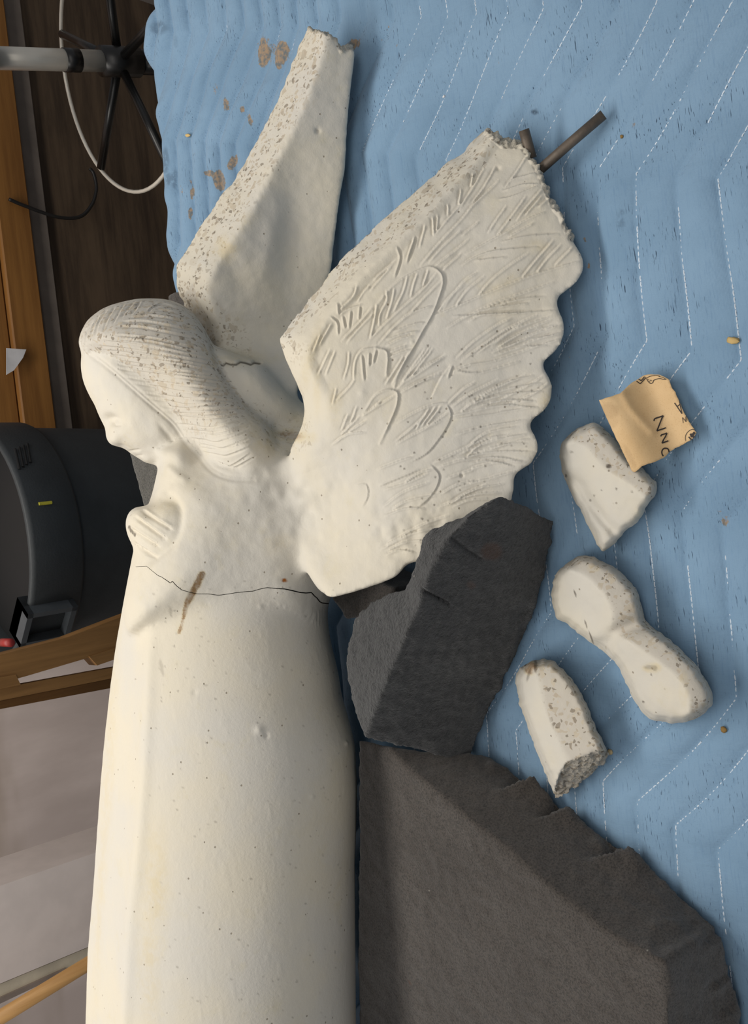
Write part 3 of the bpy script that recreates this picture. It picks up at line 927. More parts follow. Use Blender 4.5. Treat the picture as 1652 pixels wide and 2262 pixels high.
mW = (pid == WINGN) | ((pid == TORSO) & (px > 690))
mH = (pid == HAIR) | ((pid == FACE) & (px > 260)) | (pid == TORSO)
disp = np.zeros(len(V))
A = [[(620, 800), (700, 750), (820, 710)], [(890, 1040), (1050, 880), (1200, 740), (1370, 590), (1500, 440)], [(980, 1070), (1130, 910), (1260, 800), (1400, 650), (1550, 500)],
     [(1120, 770), (1200, 600), (1240, 460)], [(1050, 840), (1100, 680), (1120, 570)], [(980, 900), (990, 800), (1050, 680), (1050, 590)], [(1270, 640), (1300, 520), (1330, 440)], [(1385, 540), (1430, 400)],
     [(1180, 850), (1330, 770), (1460, 730)], [(1120, 960), (1280, 900), (1400, 880)], [(1060, 1030), (1220, 980), (1340, 960)], [(1050, 1090), (1180, 1030), (1290, 1000)], [(1070, 1150), (1230, 1090)], [(1070, 1200), (1190, 1150), (1270, 1130)],
     [(540, 830), (590, 880), (600, 980)], [(640, 1040), (780, 900), (910, 750)], [(690, 1060), (800, 930), (930, 800)], [(640, 820), (660, 920)], [(715, 770), (700, 920)], [(800, 730), (790, 840)],
     [(900, 1030), (940, 850), (960, 720)], [(620, 760), (740, 640), (780, 540)], [(780, 680), (840, 590), (890, 540)], [(900, 580), (1100, 350)], [(930, 480), (1120, 320)], [(600, 700), (605, 800)],
     [(1140, 190), (1165, 290), (1120, 450)], [(1300, 90), (1230, 320)], [(430, 1080), (540, 890)], [(380, 1140), (440, 1000)], [(420, 1350), (530, 1130)], [(490, 1350), (580, 1140)],
     [(750, 1400), (765, 1230), (830, 1130), (950, 1110)], [(820, 1180), (840, 1400)], [(890, 1160), (885, 1270)], [(950, 1130), (925, 1240)], [(660, 1390), (700, 1260), (710, 1150)],
     [(830, 1730), (960, 1650), (1120, 1550)], [(840, 1730), (1000, 1600)], [(1040, 1440), (1200, 1200)], [(1100, 1440), (1250, 1170)], [(1200, 1400), (1400, 1130)], [(1270, 1380), (1470, 1120)], [(1230, 1420), (1420, 1290), (1580, 1180)], [(1260, 1470), (1400, 1400), (1560, 1330)],
     [(600, 1580), (700, 1480), (760, 1400)], [(560, 1620), (590, 1480)], [(720, 1800), (780, 1650)], [(640, 1900), (800, 1740)], [(640, 1860), (700, 1720)], [(700, 1880), (860, 1780)], [(560, 1990), (700, 1900), (850, 1880)]]
B = [[(120, 1180), (300, 970), (480, 780), (640, 590), (830, 410)], [(250, 900), (400, 720), (560, 530), (690, 310)], [(480, 660), (600, 450), (700, 290)], [(590, 610), (700, 460), (800, 280)], [(540, 690), (680, 560), (830, 420)],
     [(0, 1110), (60, 940)], [(110, 1010), (160, 810)], [(240, 900), (230, 740)], [(265, 860), (275, 720)], [(370, 710), (370, 620)], [(470, 620), (490, 480)], [(580, 450), (600, 340)], [(200, 1150), (330, 1010), (480, 870)], [(250, 1190), (400, 1080), (560, 950)], [(320, 1230), (490, 1080)], [(500, 910), (650, 790)],
     [(900, 460), (990, 340), (1080, 200)], [(880, 500), (1040, 450), (1180, 440)], [(850, 580), (1000, 540), (1180, 460)], [(910, 430), (1010, 380), (1180, 340)], [(820, 910), (950, 740), (1080, 560)], [(1000, 770), (1100, 640), (1230, 490)], [(740, 880), (820, 760), (900, 650)],
     [(500, 1180), (640, 1100), (820, 1050), (1200, 1020)], [(540, 1080), (700, 990), (870, 900), (1080, 770), (1250, 700)], [(930, 920), (1150, 800)], [(870, 970), (1080, 920), (1380, 900)], [(620, 1140), (900, 1110)], [(1200, 650), (1300, 570)], [(1080, 720), (1220, 560)],
     [(1050, 1290), (1180, 1130), (1330, 960)], [(1180, 1250), (1280, 1120), (1400, 1000)], [(1350, 1180), (1500, 1030)], [(640, 1470), (760, 1330), (930, 1190), (1100, 1080)], [(430, 1580), (540, 1420), (700, 1290)], [(330, 1570), (500, 1350), (640, 1250)], [(280, 1600), (400, 1460), (520, 1360)],
     [(250, 1640), (450, 1560), (700, 1450), (1050, 1310), (1350, 1210), (1560, 1150)], [(600, 1620), (800, 1530), (1000, 1460), (1330, 1340)], [(420, 1650), (800, 1630), (1350, 1600)], [(850, 1560), (1100, 1530)], [(700, 1590), (1000, 1500), (1250, 1470)]]
C3 = [[(640, 570), (800, 420), (1000, 280), (1120, 220)], [(690, 590), (900, 440), (1080, 320), (1350, 190)], [(830, 520), (1050, 370), (1250, 240)], [(1000, 480), (1250, 330), (1480, 230)], [(1100, 470), (1350, 350), (1560, 280)], [(1180, 470), (1400, 390), (1580, 340)], [(1200, 520), (1400, 450), (1560, 400)],
      [(600, 690), (760, 630), (950, 600), (1330, 480)], [(640, 690), (850, 700), (1200, 600)], [(560, 980), (700, 850), (800, 790)], [(600, 1000), (780, 880), (1000, 770)], [(660, 1060), (900, 890), (1180, 740)], [(780, 990), (1000, 850), (1250, 720)], [(1000, 960), (1250, 830), (1400, 740)], [(1050, 1000), (1300, 900), (1450, 800)],
      [(600, 1080), (900, 1020), (1300, 950)], [(640, 1110), (1000, 1060), (1350, 1000)], [(280, 1200), (390, 1030)], [(330, 1170), (450, 1010)], [(370, 1170), (500, 1000)], [(350, 1200), (560, 1060)], [(100, 1310), (260, 1180), (380, 1060)], [(110, 1330), (300, 1230), (500, 1130)], [(120, 1140), (300, 1040), (450, 980), (550, 970)],
      [(440, 1500), (600, 1430), (900, 1290), (1100, 1250)], [(480, 1540), (700, 1470), (950, 1380)], [(700, 1480), (850, 1340), (1050, 1260)], [(750, 1560), (1000, 1500), (1250, 1490)], [(640, 1730), (900, 1650), (1150, 1580)], [(170, 1680), (300, 1600), (420, 1560)], [(0, 1740), (200, 1680), (380, 1600)],
      [(600, 1850), (760, 1760), (900, 1700)], [(110, 840), (300, 680), (540, 560)], [(130, 880), (350, 770), (520, 720)], [(140, 800), (280, 640), (400, 480)], [(640, 1250), (900, 1180), (1250, 1120)], [(700, 1400), (900, 1240), (1180, 1180)], [(900, 1400), (1100, 1330), (1280, 1290)], [(560, 1640), (800, 1560)], [(500, 1780), (680, 1690), (1000, 1640)], [(300, 1560), (-40, 1700)], [(-60, 1560), (150, 1480), (250, 1450)], [(750, 240), (900, 180), (1250, 170)], [(560, 300), (800, 170), (1100, 100)], [(600, 640), (560, 740)]]
K2, K3 = .2421, .2482
fan = []
for (bx_, by_), tips in (((985, 905), ((1205, 820), (1216, 842), (1218, 862), (1212, 884), (1200, 902))), ((960, 1020), ((1176, 955), (1184, 975), (1186, 998), (1176, 1018), (1158, 1032))),
                         ((930, 1130), ((1132, 1062), (1132, 1082), (1126, 1100))), ((1010, 800), ((1236, 690), (1244, 712), (1246, 735), (1236, 760))), ((800, 1230), ((1010, 1130), (990, 1160), (960, 1190), (930, 1220))), ((790, 1150), ((960, 1060), (980, 1090), (960, 1120)))):
    for tx, ty in tips:
        a = random.uniform(.18, .45); b = random.uniform(.86, .97)
        mx, my = bx_+(tx-bx_)*.6+random.uniform(-6, 6), by_+(ty-by_)*.6-8
        fan.append([(bx_+(tx-bx_)*a, by_+(ty-by_)*a), (mx, my), (bx_+(tx-bx_)*b, by_+(ty-by_)*b)])
ridge = [(A, K2, (600, 500)), (B, K2, (900, 300)), (C3, K3, (850, 650)), (fan, 1.0, (0, 0))]
for L_, k_, o_ in ridge:
    disp += strokes(L_, .0016, 2.4, mW, .75, k_, o_)
E0 = edges_of(Q); dg0 = np.bincount(E0.ravel(), minlength=len(V)).astype(float); dg0[dg0 == 0] = 1
av0 = (np.bincount(E0[:, 0], disp[E0[:, 1]], len(V))+np.bincount(E0[:, 1], disp[E0[:, 0]], len(V)))/dg0
disp = disp*.6+av0*.4                        # soften the carving a little along the mesh
# the carved field sits back from the rounded leading edge
crs = [(716, 882), (690, 832), (678, 794), (684, 766), (722, 704), (800, 610), (893, 520), (946, 474), (1004, 408), (1050, 354), (1090, 306)]
dcr, scr = seg_dist(px, py, crs)
disp += mW*np.where(scr > 0, -.0046*np.exp(-np.maximum(dcr-20, 0)/34.0)*sstep(-6, 26, dcr), -.0004*np.exp(-(dcr/14.0)**2))*sstep(900, 820, py)
# covert feathers lie one over the other: a rim with a drop beyond it
out1 = [[(960, 720), (1050, 600), (1150, 500), (1250, 440), (1350, 390), (1430, 365), (1500, 385), (1555, 440), (1568, 520), (1540, 620), (1490, 760), (1440, 860), (1380, 960), (1310, 1090), (1220, 1240), (1150, 1380), (1120, 1470)],
        [(950, 1110), (1040, 1130), (1065, 1200), (1050, 1360)], [(840, 1710), (900, 1600), (960, 1530), (1050, 1490), (1130, 1500), (1155, 1540), (1140, 1650), (1070, 1820), (990, 1980)]]
out3 = [[(550, 970), (590, 1060), (570, 1150), (490, 1280), (370, 1420), (200, 1510)], [(400, 1510), (480, 1600), (470, 1700), (390, 1820), (270, 1920)], [(400, 950), (500, 740), (590, 630)], [(-280, 1700), (-170, 1690), (-150, 1800), (-200, 1900)]]
disp += strokes(out1, .0013, 3.4, mW, -.0, K2, (600, 500), False)-0
def step_drop(lines, amp, w, k, org):       # beyond the rim the lower feather is deeper
    H_ = np.zeros(len(V))
    for ln in lines:
        P = smooth_path([(org[0]+k*a, org[1]+k*b) for a, b in ln], 4)
        sel = np.where(mW & (px > P[:, 0].min()-25) & (px < P[:, 0].max()+25) & (py > P[:, 1].min()-25) & (py < P[:, 1].max()+25))[0]
        best = np.full(len(sel), 1e9); sd = np.zeros(len(sel)); tt = np.zeros(len(sel))
        for i in range(len(P)-1):
            a, b = P[i], P[i+1]; ab = b-a; l2 = ab @ ab+1e-9
            t = np.clip(((px[sel]-a[0])*ab[0]+(py[sel]-a[1])*ab[1])/l2, 0, 1)
            dx = px[sel]-a[0]-t*ab[0]; dy = py[sel]-a[1]-t*ab[1]
            d = np.hypot(dx, dy); m_ = d < best
            best = np.where(m_, d, best); sd = np.where(m_, np.sign(ab[0]*dy-ab[1]*dx)*d, sd); tt = np.where(m_, (i+t)/(len(P)-1), tt)
        out = -sd                            # left of travel = outside the feather
        pr = np.where(out > 0, -np.exp(-out/7.0)*sstep(-.5, 2.0, out), .45*np.exp(out/6.0))
        H_[sel] += amp*pr*np.minimum(1, np.minimum(tt, 1-tt)*8)*(best < 24)
    return H_
disp += step_drop(out1, .0017, 3, K2, (600, 500))+step_drop(out3, .0017, 3, K3, (850, 650))
# hair strands
Sx = smooth_path([(318, 688), (262, 712), (222, 742), (205, 768), (228, 796), (276, 842), (330, 888), (377, 928), (408, 962), (436, 993), (470, 1028)], 12)
Ex = smooth_path([(398, 676), (440, 735), (468, 785), (486, 812), (503, 838), (520, 872), (535, 898), (548, 922), (558, 948), (562, 978), (566, 1010)], 12)
hl = []
for t in np.linspace(0, 1, 30):
    t = min(1, max(0, t+random.uniform(-.012, .012)))
    i = t*(len(Sx)-1); i0 = int(min(i, len(Sx)-2)); f = i-i0
    a = Sx[i0]*(1-f)+Sx[i0+1]*f; b = Ex[i0]*(1-f)+Ex[i0+1]*f
    a = a+(b-a)*random.uniform(.02, .14); b = b-(b-a)*random.uniform(.0, .16)
    mid = (a+b)/2+np.array([0, (-10+26*t)+random.uniform(-3, 3)]); mid2 = a*.75+b*.25+np.array([0, (-8+18*t)])
    hl.append([tuple(a), tuple(mid2), tuple(mid), tuple(b)])
disp += strokes(hl, -.0013, 2.3, mH, .45)
cr = [[(296, 667), (284, 680), (269, 698)], [(275, 669), (262, 690), (250, 712)], [(310, 664), (300, 682), (290, 692)], [(252, 679), (238, 702), (227, 730)], [(235, 685), (220, 708), (210, 737)], [(218, 698), (205, 724), (198, 756)], [(204, 711), (193, 735), (189, 766)], [(192, 724), (184, 745), (182, 768)], [(183, 740), (178, 756), (178, 769)]]
disp += strokes(cr, -.0013, 2.4, mH, .45)
# hairline step, eye, cheek, mouth
disp += strokes([[(196, 782), (232, 809), (276, 846), (330, 893), (377, 934), (404, 971), (436, 1006), (466, 1040), (505, 1058), (560, 1062)]], -.0016, 4, (pid == FACE) | (pid == HAIR) | (pid == TORSO), -.8, taper=False)
mF = ((pid == FACE) | (pid == HAIR)) & (px < 420)
disp += (gauss(240, 928, 15, 12, -.008)+gauss(262, 930, 26, 12, -.003, .5)+gauss(300, 965, 34, 26, .004)+gauss(252, 972, 12, 12, .002)+gauss(268, 985, 8, 6, -.002)+gauss(322, 1016, 16, 9, .003)+gauss(345, 985, 14, 46, -.002, -.6))*mF
disp += strokes([[(240, 934), (252, 940), (266, 940)]], -.0012, 2.4, mF)+strokes([[(281, 998), (294, 995), (310, 992)]], -.0022, 2.8, mF)+strokes([[(296, 1009), (306, 1006), (316, 1005)]], -.0012, 2.6, mF)+strokes([[(350, 935), (376, 968), (392, 985), (408, 1000)]], -.0018, 6, mF)
# collarbone, throat
mT = (pid == TORSO) | (pid == FACE)
disp += strokes([[(372, 1030), (392, 1050), (410, 1060)]], .0022, 9, mT)+strokes([[(378, 1060), (366, 1085), (384, 1100)]], -.002, 8, mT)
# fingers
mHd = (pid == HAND) | ((pid == TORSO) & (px < 420) & (py > 1080) & (py < 1270))
disp += strokes([[(316, 1130), (345, 1150), (378, 1170)], [(300, 1144), (330, 1166), (365, 1192)], [(288, 1168), (318, 1188), (350, 1208)], [(296, 1200), (320, 1216), (340, 1230)]], -.0034, 4.2, mHd, .35)
disp += strokes([[(330, 1242), (350, 1225), (378, 1202), (392, 1175), (398, 1140), (390, 1112), (362, 1103)]], -.004, 9, mHd)
# lumps on the back between hair and wing
L1 = vnoise(V, 38); L2 = vnoise(V+3, 75)
back = np.exp(-(((px-640)/95.)**2+((py-1110)/110.)**2))*(pid != HAIR)+.6*np.exp(-(((px-760)/90.)**2+((py-1080)/80.)**2))
disp += back*(.0030*np.maximum(L1, -.2)+.0016*L2)
disp += np.exp(-(((px-930)/120.)**2+((py-1180)/70.)**2))*mW*(.0016*L2+.0012*vnoise(V, 140))
rl = [(x, y) for y, x in Gy]
disp += (strokes([rl], .0032, 15, pid == ROBE, taper=False)+strokes([[(x-42, y) for x, y in rl]], -.0022, 24, pid == ROBE, taper=False))*sstep(1340, 1460, py)
robe_ = (pid == ROBE)
disp += .0005*vnoise(V+9, 14)*robe_+(.0004*L2+.0003*vnoise(V, 120))*~robe_+.0003*np.maximum(vnoise(V*np.array([.5, 1, 1]), 150)-.25, 0)*robe_
# small holes and blisters
for (x, y, r_, a_) in ((702, 289, 5, -.004), (572, 1612, 9, .0022), (588, 1625, 5, -.002), (765, 1642, 4, .002), (690, 1760, 4, .0016), (430, 1530, 6, -.0012), (575, 1340, 5, .001), (800, 868, 9, .0015), (1100, 370, 5, -.002), (1020, 1050, 4, -.003), (911, 757, 5, .0015)):
    disp += gauss(x, y, r_, r_, a_)
# far wing creases
mWf = pid == WINGF
disp += (gauss(510, 585, 26, 60, -.004, -.5)+gauss(640, 560, 26, 110, -.003)+gauss(600, 520, 20, 90, .003, .2))*mWf
crackF = [(486, 806), (491, 807), (499, 800), (510, 803), (522, 803), (532, 797), (543, 799), (555, 803), (563, 799), (575, 801)]
crackW = [(300, 1252), (324, 1251), (336, 1261), (350, 1272), (356, 1274), (368, 1282), (376, 1288), (381, 1284), (386, 1290), (391, 1295), (401, 1303), (418, 1308), (436, 1312), (460, 1312), (483, 1315), (505, 1312), (523, 1309), (542, 1307), (558, 1306), (575, 1301), (590, 1298), (610, 1300), (629, 1301), (647, 1305), (664, 1309), (676, 1310), (688, 1309), (694, 1316), (700, 1321), (706, 1329), (712, 1332), (727, 1334)]
dB = disp*fac
# broken tips are rough
dE, _ = seg_dist(px, py, [(1066, 278)]+edge_b)
rough = (dE < 14)*mW*sstep(14, 4, dE)
dE2, _ = seg_dist(px, py, [(668, 58), (702, 68), (718, 72), (738, 82), (752, 94), (755, 110), (770, 104), (786, 107)])
rough2 = (dE2 < 9)*(pid == WINGF)*sstep(9, 2, dE2)
rr_ = np.maximum(rough, rough2)
V = V+N*dB[:, None]+N*(rr_*(.0042*vnoise(V, 150)+.0028*vnoise(V, 300)))[:, None]
px, py, pdp = proj(V)
# masks
wob = vnoise(V, 60)*9+vnoise(V, 25)*14
lead = [(1068, 276), (1028, 322), (983, 357), (916, 416), (849, 469), (782, 523), (737, 564), (670, 631), (629, 680), (607, 716), (601, 743), (612, 780), (640, 840), (655, 880), (650, 915)]
dl_, _ = seg_dist(px, py, lead)
chips = mW*sstep(78, 48, dl_+wob)*sstep(830, 740, py)*1.0
chips = np.maximum(chips, mW*sstep(34, 10, dl_+wob)*.5)
lead2 = [(668, 58), (652, 110), (607, 217), (547, 336), (491, 424), (452, 480), (412, 523), (386, 570), (384, 620), (396, 680), (450, 740), (490, 800)]
dl2, _ = seg_dist(px, py, lead2)
chips = np.maximum(chips, (pid == WINGF)*sstep(84, 52, dl2+wob)*sstep(820, 700, py+wob))
chips = np.maximum(chips, (pid == HAIR)*sstep(1010, 900, py+.25*(px-400)+wob*2)*sstep(-10, 60, (px-190)*.72-(py-770)*.55+wob+30)**.55)
ns, _ = seg_dist(px, py, [(560, 920), (610, 960), (660, 965)])
chips = np.maximum(chips, sstep(50, 15, ns+wob)*.6*(px < 690))
stn = np.zeros(len(V)); soo = np.zeros(len(V)); rus = np.zeros(len(V))
def blobv(arr, x, y, rx, ry, amp=1., rot=0.): blob(arr, x, y, rx, ry, amp, rot, px, py, 1.75 if arr is stn else 1.25)
for a in ((640, 962, 45, 14, .8, .1), (600, 985, 60, 18, .35, .3), (500, 550, 34, 26, .55, -.7), (545, 490, 30, 16, .3, -.8), (690, 780, 14, 70, .35, .3), (740, 880, 14, 60, .3), (655, 330 + 600, 20, 20, .3), (345, 1960, 26, 120, .45), (330, 2120, 24, 140, .4), (240, 1700, 12, 300, .28, .06), (222, 1960, 9, 240, .3, .04), (620, 1205, 30, 22, .25), (560, 960, 26, 50, .3), (525, 790, 60, 18, .35), (700, 845, 8, 60, .3), (1180, 545, 30, 14, .35), (1130, 620, 40, 12, .3, -.5), (1205, 880, 14, 22, .5), (370, 1120, 34, 18, .25), (290, 960, 30, 30, .18), (720, 1800, 60, 200, .12)):
    blobv(stn, *a)
dst, _ = seg_dist(px, py, [(446, 1268), (436, 1290), (424, 1312), (412, 1335), (406, 1360), (400, 1385), (396, 1398)])
wdt = np.interp(py, [1262, 1275, 1300, 1330, 1360, 1400], [9, 10, 9, 8, 5, 5])+vnoise(V, 160)*2.5
streak = sstep(1.0, .55, dst/np.maximum(wdt, 1))*(py > 1258)*(py < 1404)
stn = np.maximum(stn, streak*1.0); soo = np.maximum(soo, streak*.42*sstep(1390, 1290, py))
soo = np.maximum(soo, .75*sstep(1.3, .5, (seg_dist(px, py, [(286, 1165), (292, 1175), (298, 1182)])[0]+vnoise(V, 260)*2.2)/3.6))
blobv(soo, 377, 1352, 3, 14, .35, -.2); blobv(soo, 357, 1475, 4, 20, .25, -.2)
blobv(rus, 628, 1282, 6, 4.5, 1.0)
for _ in range(210):                         # scattered pin holes
    x, y = random.uniform(330, 760), random.uniform(1280, 2250)
    blobv(soo, x, y, 2.0, 2.2, random.uniform(.12, .45))
for _ in range(70):
    x, y = random.uniform(880, 1200), random.uniform(760, 1250)
    blobv(soo, x, y, 2.6, 2.4, random.uniform(.3, .7))
cm = seg_dist(px, py, crackF)[0]
soo = np.maximum(soo, (pid != HAIR)*sstep(3.2, 1.0, cm)*.85)
V = V-N*((pid != HAIR)*sstep(6, 1, cm)*.0025)[:, None]
brkn = rr_

# split into parts with shared normals, so the cast reads as one body
fc = V[Q].mean(1); fpx, fpy, fdp = proj(fc)
fid = pid[Q[:, 0]].copy()
for it in range(2):                          # tidy single stray faces
    for k in range(1, 4):
        e = pid[Q[:, k]] == pid[Q[:, (k+1) % 4]]
        fid = np.where(e, pid[Q[:, k]], fid)
cw = np.array(crackW, float)
yc = np.interp(fpx, cw[:, 0], cw[:, 1], left=1250, right=1338)
body = (fid == ROBE) | (fid == TORSO) | ((fid == WINGN) & (fpx < 735))
fid = np.where(body & (fpy > yc) & (fdp > 1.12) & (fpx < 800), ROBE, fid)
fid = np.where((fid == ROBE) & (fpy <= yc), TORSO, fid)
N = vnormals(V, Q)
root = pz(500, 1700, 0.0)
angel = empty('angel_statue', root)
names = {ROBE: 'robe', TORSO: 'torso', FACE: 'face', HAIR: 'hair', HAND: 'hand', WINGN: 'wing', WINGF: 'wing'}
labels = {ROBE: 'robe below the waist crack', FACE: 'bowed face in profile', HAIR: 'hair with incised strands', HAND: 'praying hand with ribbed fingers', WINGN: 'wing with carved feathers and broken tip', WINGF: 'smooth wing with broken tip, behind the head'}
crack_d, crack_s = seg_dist(px, py, crackW)
for p in range(7):
    f = Q[fid == p]
    if not len(f): continue
    u, inv = np.unique(f, return_inverse=True)
    f = inv.reshape(-1, 4)
    W = V[u].copy(); Nn = N[u]
    if p in (ROBE, TORSO):                   # open the crack at the waist
        be = boundary_edges_q = None
        E = np.vstack([np.stack([f[:, i], f[:, (i+1) % 4]], 1) for i in range(4)])
        key = np.sort(E, 1); uu, ct = np.unique(key, axis=0, return_counts=True)
        bv = np.zeros(len(u), bool); bv[uu[ct == 1].ravel()] = True
        near = bv & (crack_d[u] < 7) & (px[u] > 300) & (fac[u] > .05)
        ii = np.where(near)[0]
        if len(ii):
            q = np.stack([px[u][ii], py[u][ii]], 1); bestd = np.full(len(ii), 1e9); bp = q.copy(); bn = np.zeros_like(q)
            for a, b in zip(cw[:-1], cw[1:]):
                ab = b-a; t = np.clip(((q-a) @ ab)/(ab @ ab), 0, 1); c2 = a+t[:, None]*ab
                d = np.linalg.norm(q-c2, axis=1); m_ = d < bestd
                bestd[m_] = d[m_]; bp[m_] = c2[m_]; bn[m_] = np.array([-ab[1], ab[0]])/np.linalg.norm(ab)
            sg = 1 if p == ROBE else -1
            gap = np.interp(bp[:, 0], [300, 340, 380, 420, 600, 640, 680, 727], [.35, .5, .8, .6, .75, 1.2, 1.1, 1.2])
            tgt = bp+sg*bn*gap[:, None]
            W[ii] = pd(tgt[:, 0], tgt[:, 1], pdp[u][ii]+.0008)
    at = {'chips': chips[u], 'stain': stn[u], 'soot': soo[u], 'rust': rus[u], 'broken': brkn[u], 'grey': (pid[u] == HAIR)*chips[u]*.8}
    o = mk(names[p], W, f, STONE, angel, True, at)
    o.data.normals_split_custom_set_from_vertices([tuple(x) for x in Nn])
    if p in labels: o['label'] = labels[p]
tag(angel, 'cream cast-stone angel statue lying on its side on foam, wings broken', 'statue')
# two steel reinforcing rods in the broken wing tip
STEEL = plain('rusty_steel', (112, 100, 88), .55, .35, .5, .0006, .45)
d1 = float(dwing(np.array(1190.), np.array(380.)))+.018
pA = pd(1178, 388, d1); pB = pz(1333, 253, .012)
MB().tube([pA, pA+(pB-pA)*.5+np.array([0, 0, .001]), pB], .0062, 14).build('steel_rod', STEEL, angel, True)
pC = pd(1174, 350, d1+.004); pD = pz(1157, 287, .045)
MB().tube([pC, pD], .0066, 14).build('steel_rod', STEEL, angel, True)

# ------------------------------------------------------------------ foam blocks
def foam_block(name, tri, mat, label, voxel=.005, rough=.0012, cut=None, group='charcoal foam blocks', sm=2, name_loc=None, wedge=None, spots=()):
    V, F = tri
    V, Q = remesh(V, F, voxel)
    V = smooth(V, Q, sm, .5)
    N = vnormals(V, Q)
    x, y, d = proj(V)
    h = rough*(vnoise(V, 90)+.6*vnoise(V, 200))
    V = V+N*h[:, None]
    rus = np.zeros(len(V))
    for a in spots: blob(rus, *a[:4], a[4], 0.0, x, y)
    if cut is not None: V = cut(V, N, x, y)
    lo = V.min(0)
    e = empty(name, ((V[:, 0].min()+V[:, 0].max())/2, (V[:, 1].min()+V[:, 1].max())/2, lo[2]))
    o = mk('foam_body', V, Q, mat, e, True, {'rust': rus})
    tag(e, label, 'foam block', group)
    return e
def loft(rings_):                            # closed loft of equal-length rings
    mb = MB(); mb.rings(rings_); return np.array(mb.v), mb.f
def face_rings(front, back, n=6):
    front = np.array(front); back = np.array(back)
    return [front+(back-front)*t for t in np.linspace(0, 1, n)]
BZ = .0145                                    # rest height on the quilt

# leaning block against the wing's lower edge: dark cut face, narrow light top
topE = [(1087, 1105), (1060, 1122), (1040, 1137), (1011, 1166), (990, 1192), (971, 1224), (942, 1282), (923, 1341), (894, 1413), (865, 1475), (829, 1566), (807, 1631)]
botE = [(1224, 1156), (1221, 1180), (1214, 1215), (1205, 1262), (1196, 1300), (1186, 1340), (1166, 1392), (1140, 1452), (1120, 1490), (1100, 1530), (1070, 1596), (1034, 1686)]
zt = np.interp(np.arange(12), [0, 1, 2, 3, 4, 5, 8, 11], [.172, .18, .186, .192, .197, .20, .205, .20])
T = np.array([pz(a, b, z) for (a, b), z in zip(topE, zt)])
Bt = np.array([pz(a, b, z) for (a, b), z in zip(botE, [BZ]*9+[.012, .018, .028])])
wd = np.array([.010, .010, .014, .020, .030, .043, .034, .040, .082, .104, .088, .045])
tg_ = T[11]-T[4]; nrm = np.array([-tg_[1], tg_[0], 0]); nrm /= np.linalg.norm(nrm)
if nrm[1] < 0: nrm = -nrm
bd2 = np.repeat(nrm[None], 12, 0)
Tb = T+bd2*wd[:, None]*np.array([1, 1, 0])-np.array([0, 0, 1])*np.array([.03, .03, .03, .03, .02, .012, .012, .02, .02, .025, .02, .02])[:, None]
Bb = Bt+bd2*(wd[:, None])
Bb[:, 2] = Bt[:, 2]
def dens(A, n): return resample(A, 1e9, False) if n == 0 else np.stack([np.interp(np.linspace(0, len(A)-1, n), np.arange(len(A)), A[:, k]) for k in range(3)], 1)
R_ = []
for a, b, c, d in zip(dens(T, 40), dens(Bt, 40), dens(Bb, 40), dens(Tb, 40)):
    R_.append([a, b, c, d])
def cut_leaning(V, N, x, y):
    fm = (N @ CC*0+(N*(CC-V)/np.linalg.norm(CC-V, axis=1)[:, None]).sum(1) > .2) & (N[:, 2] < .5)
    # saw lines across the cut face, a knife nick, ragged lower edge
    u = (V-T[5]) @ ((T[11]-T[5])/np.linalg.norm(T[11]-T[5]))
    h = -.0015*np.maximum(vnoise(np.stack([u*70, V[:, 2]*6, 0*u], 1), 1.0), 0)*fm
    dn, _ = seg_dist(x, y, [(934, 1304), (960, 1318), (990, 1334)])
    h = h-.008*sstep(4, 1, dn)
    dn, _ = seg_dist(x, y, [(1000, 1192), (1030, 1215), (1062, 1234)])
    h = h-.004*sstep(4, 1, dn)
    rag = sstep(.05, .0, V[:, 2]-TH-BZ)*fm
    h = h+rag*.004*vnoise(V, 60)
    return V+N*h[:, None]
E1 = foam_block('foam_block', loft(R_), FOAM_CUT, 'charcoal foam block with rough cut side leaning against the carved wing', .0034, .0016, cut_leaning, spots=((1085, 1218, 24, 20, .8), (1040, 1292, 9, 8, .5)))

# large block along the robe, flat top and ragged lower edge
topB = [(789, 1630), (861, 1652), (889, 1685), (991, 1769), (1115, 1871), (1228, 1972), (1312, 2040), (1397, 2091), (1468, 2120), (1473, 2242), (1478, 2460), (792, 2460), (789, 2100), (791, 1860)]
botB = [(1000, 1660), (1082, 1674), (1137, 1702), (1188, 1735), (1250, 1775), (1318, 1828), (1391, 1880), (1453, 1933), (1525, 1992), (1596, 2062), (1648, 2240), (1740, 2460), (960, 2460), (950, 2100), (950, 1860)]
botB = [botB[0], botB[1]]+botB[2:4]+botB[4:]
ZB = .118
Tt = np.array([pz(a, b, ZB) for a, b in topB])
bot_idx = [(960, 1720), (1082, 1674), (1120, 1694), (1188, 1735), (1261, 1796), (1335, 1842), (1400, 1888), (1470, 1945), (1586, 2046), (1626, 2200), (1700, 2460)]
Bt_ = [pz(a, b, BZ) for a, b in bot_idx]
for k in (11, 12, 13):
    q = Tt[k].copy(); q[2] = TH+BZ; Bt_.append(q)
Bt_ = np.array(Bt_)
Rr_ = []
for t in np.linspace(0, 1, 8):
    ring = []
    for i in range(len(Tt)):
        a, b = Tt[i], Tt[(i+1) % len(Tt)]; c, d = Bt_[i], Bt_[(i+1) % len(Tt)]
        for u in (0, .25, .5, .75):
            ring.append((a+(b-a)*u)*(1-t)+(c+(d-c)*u)*t)
    Rr_.append(ring)
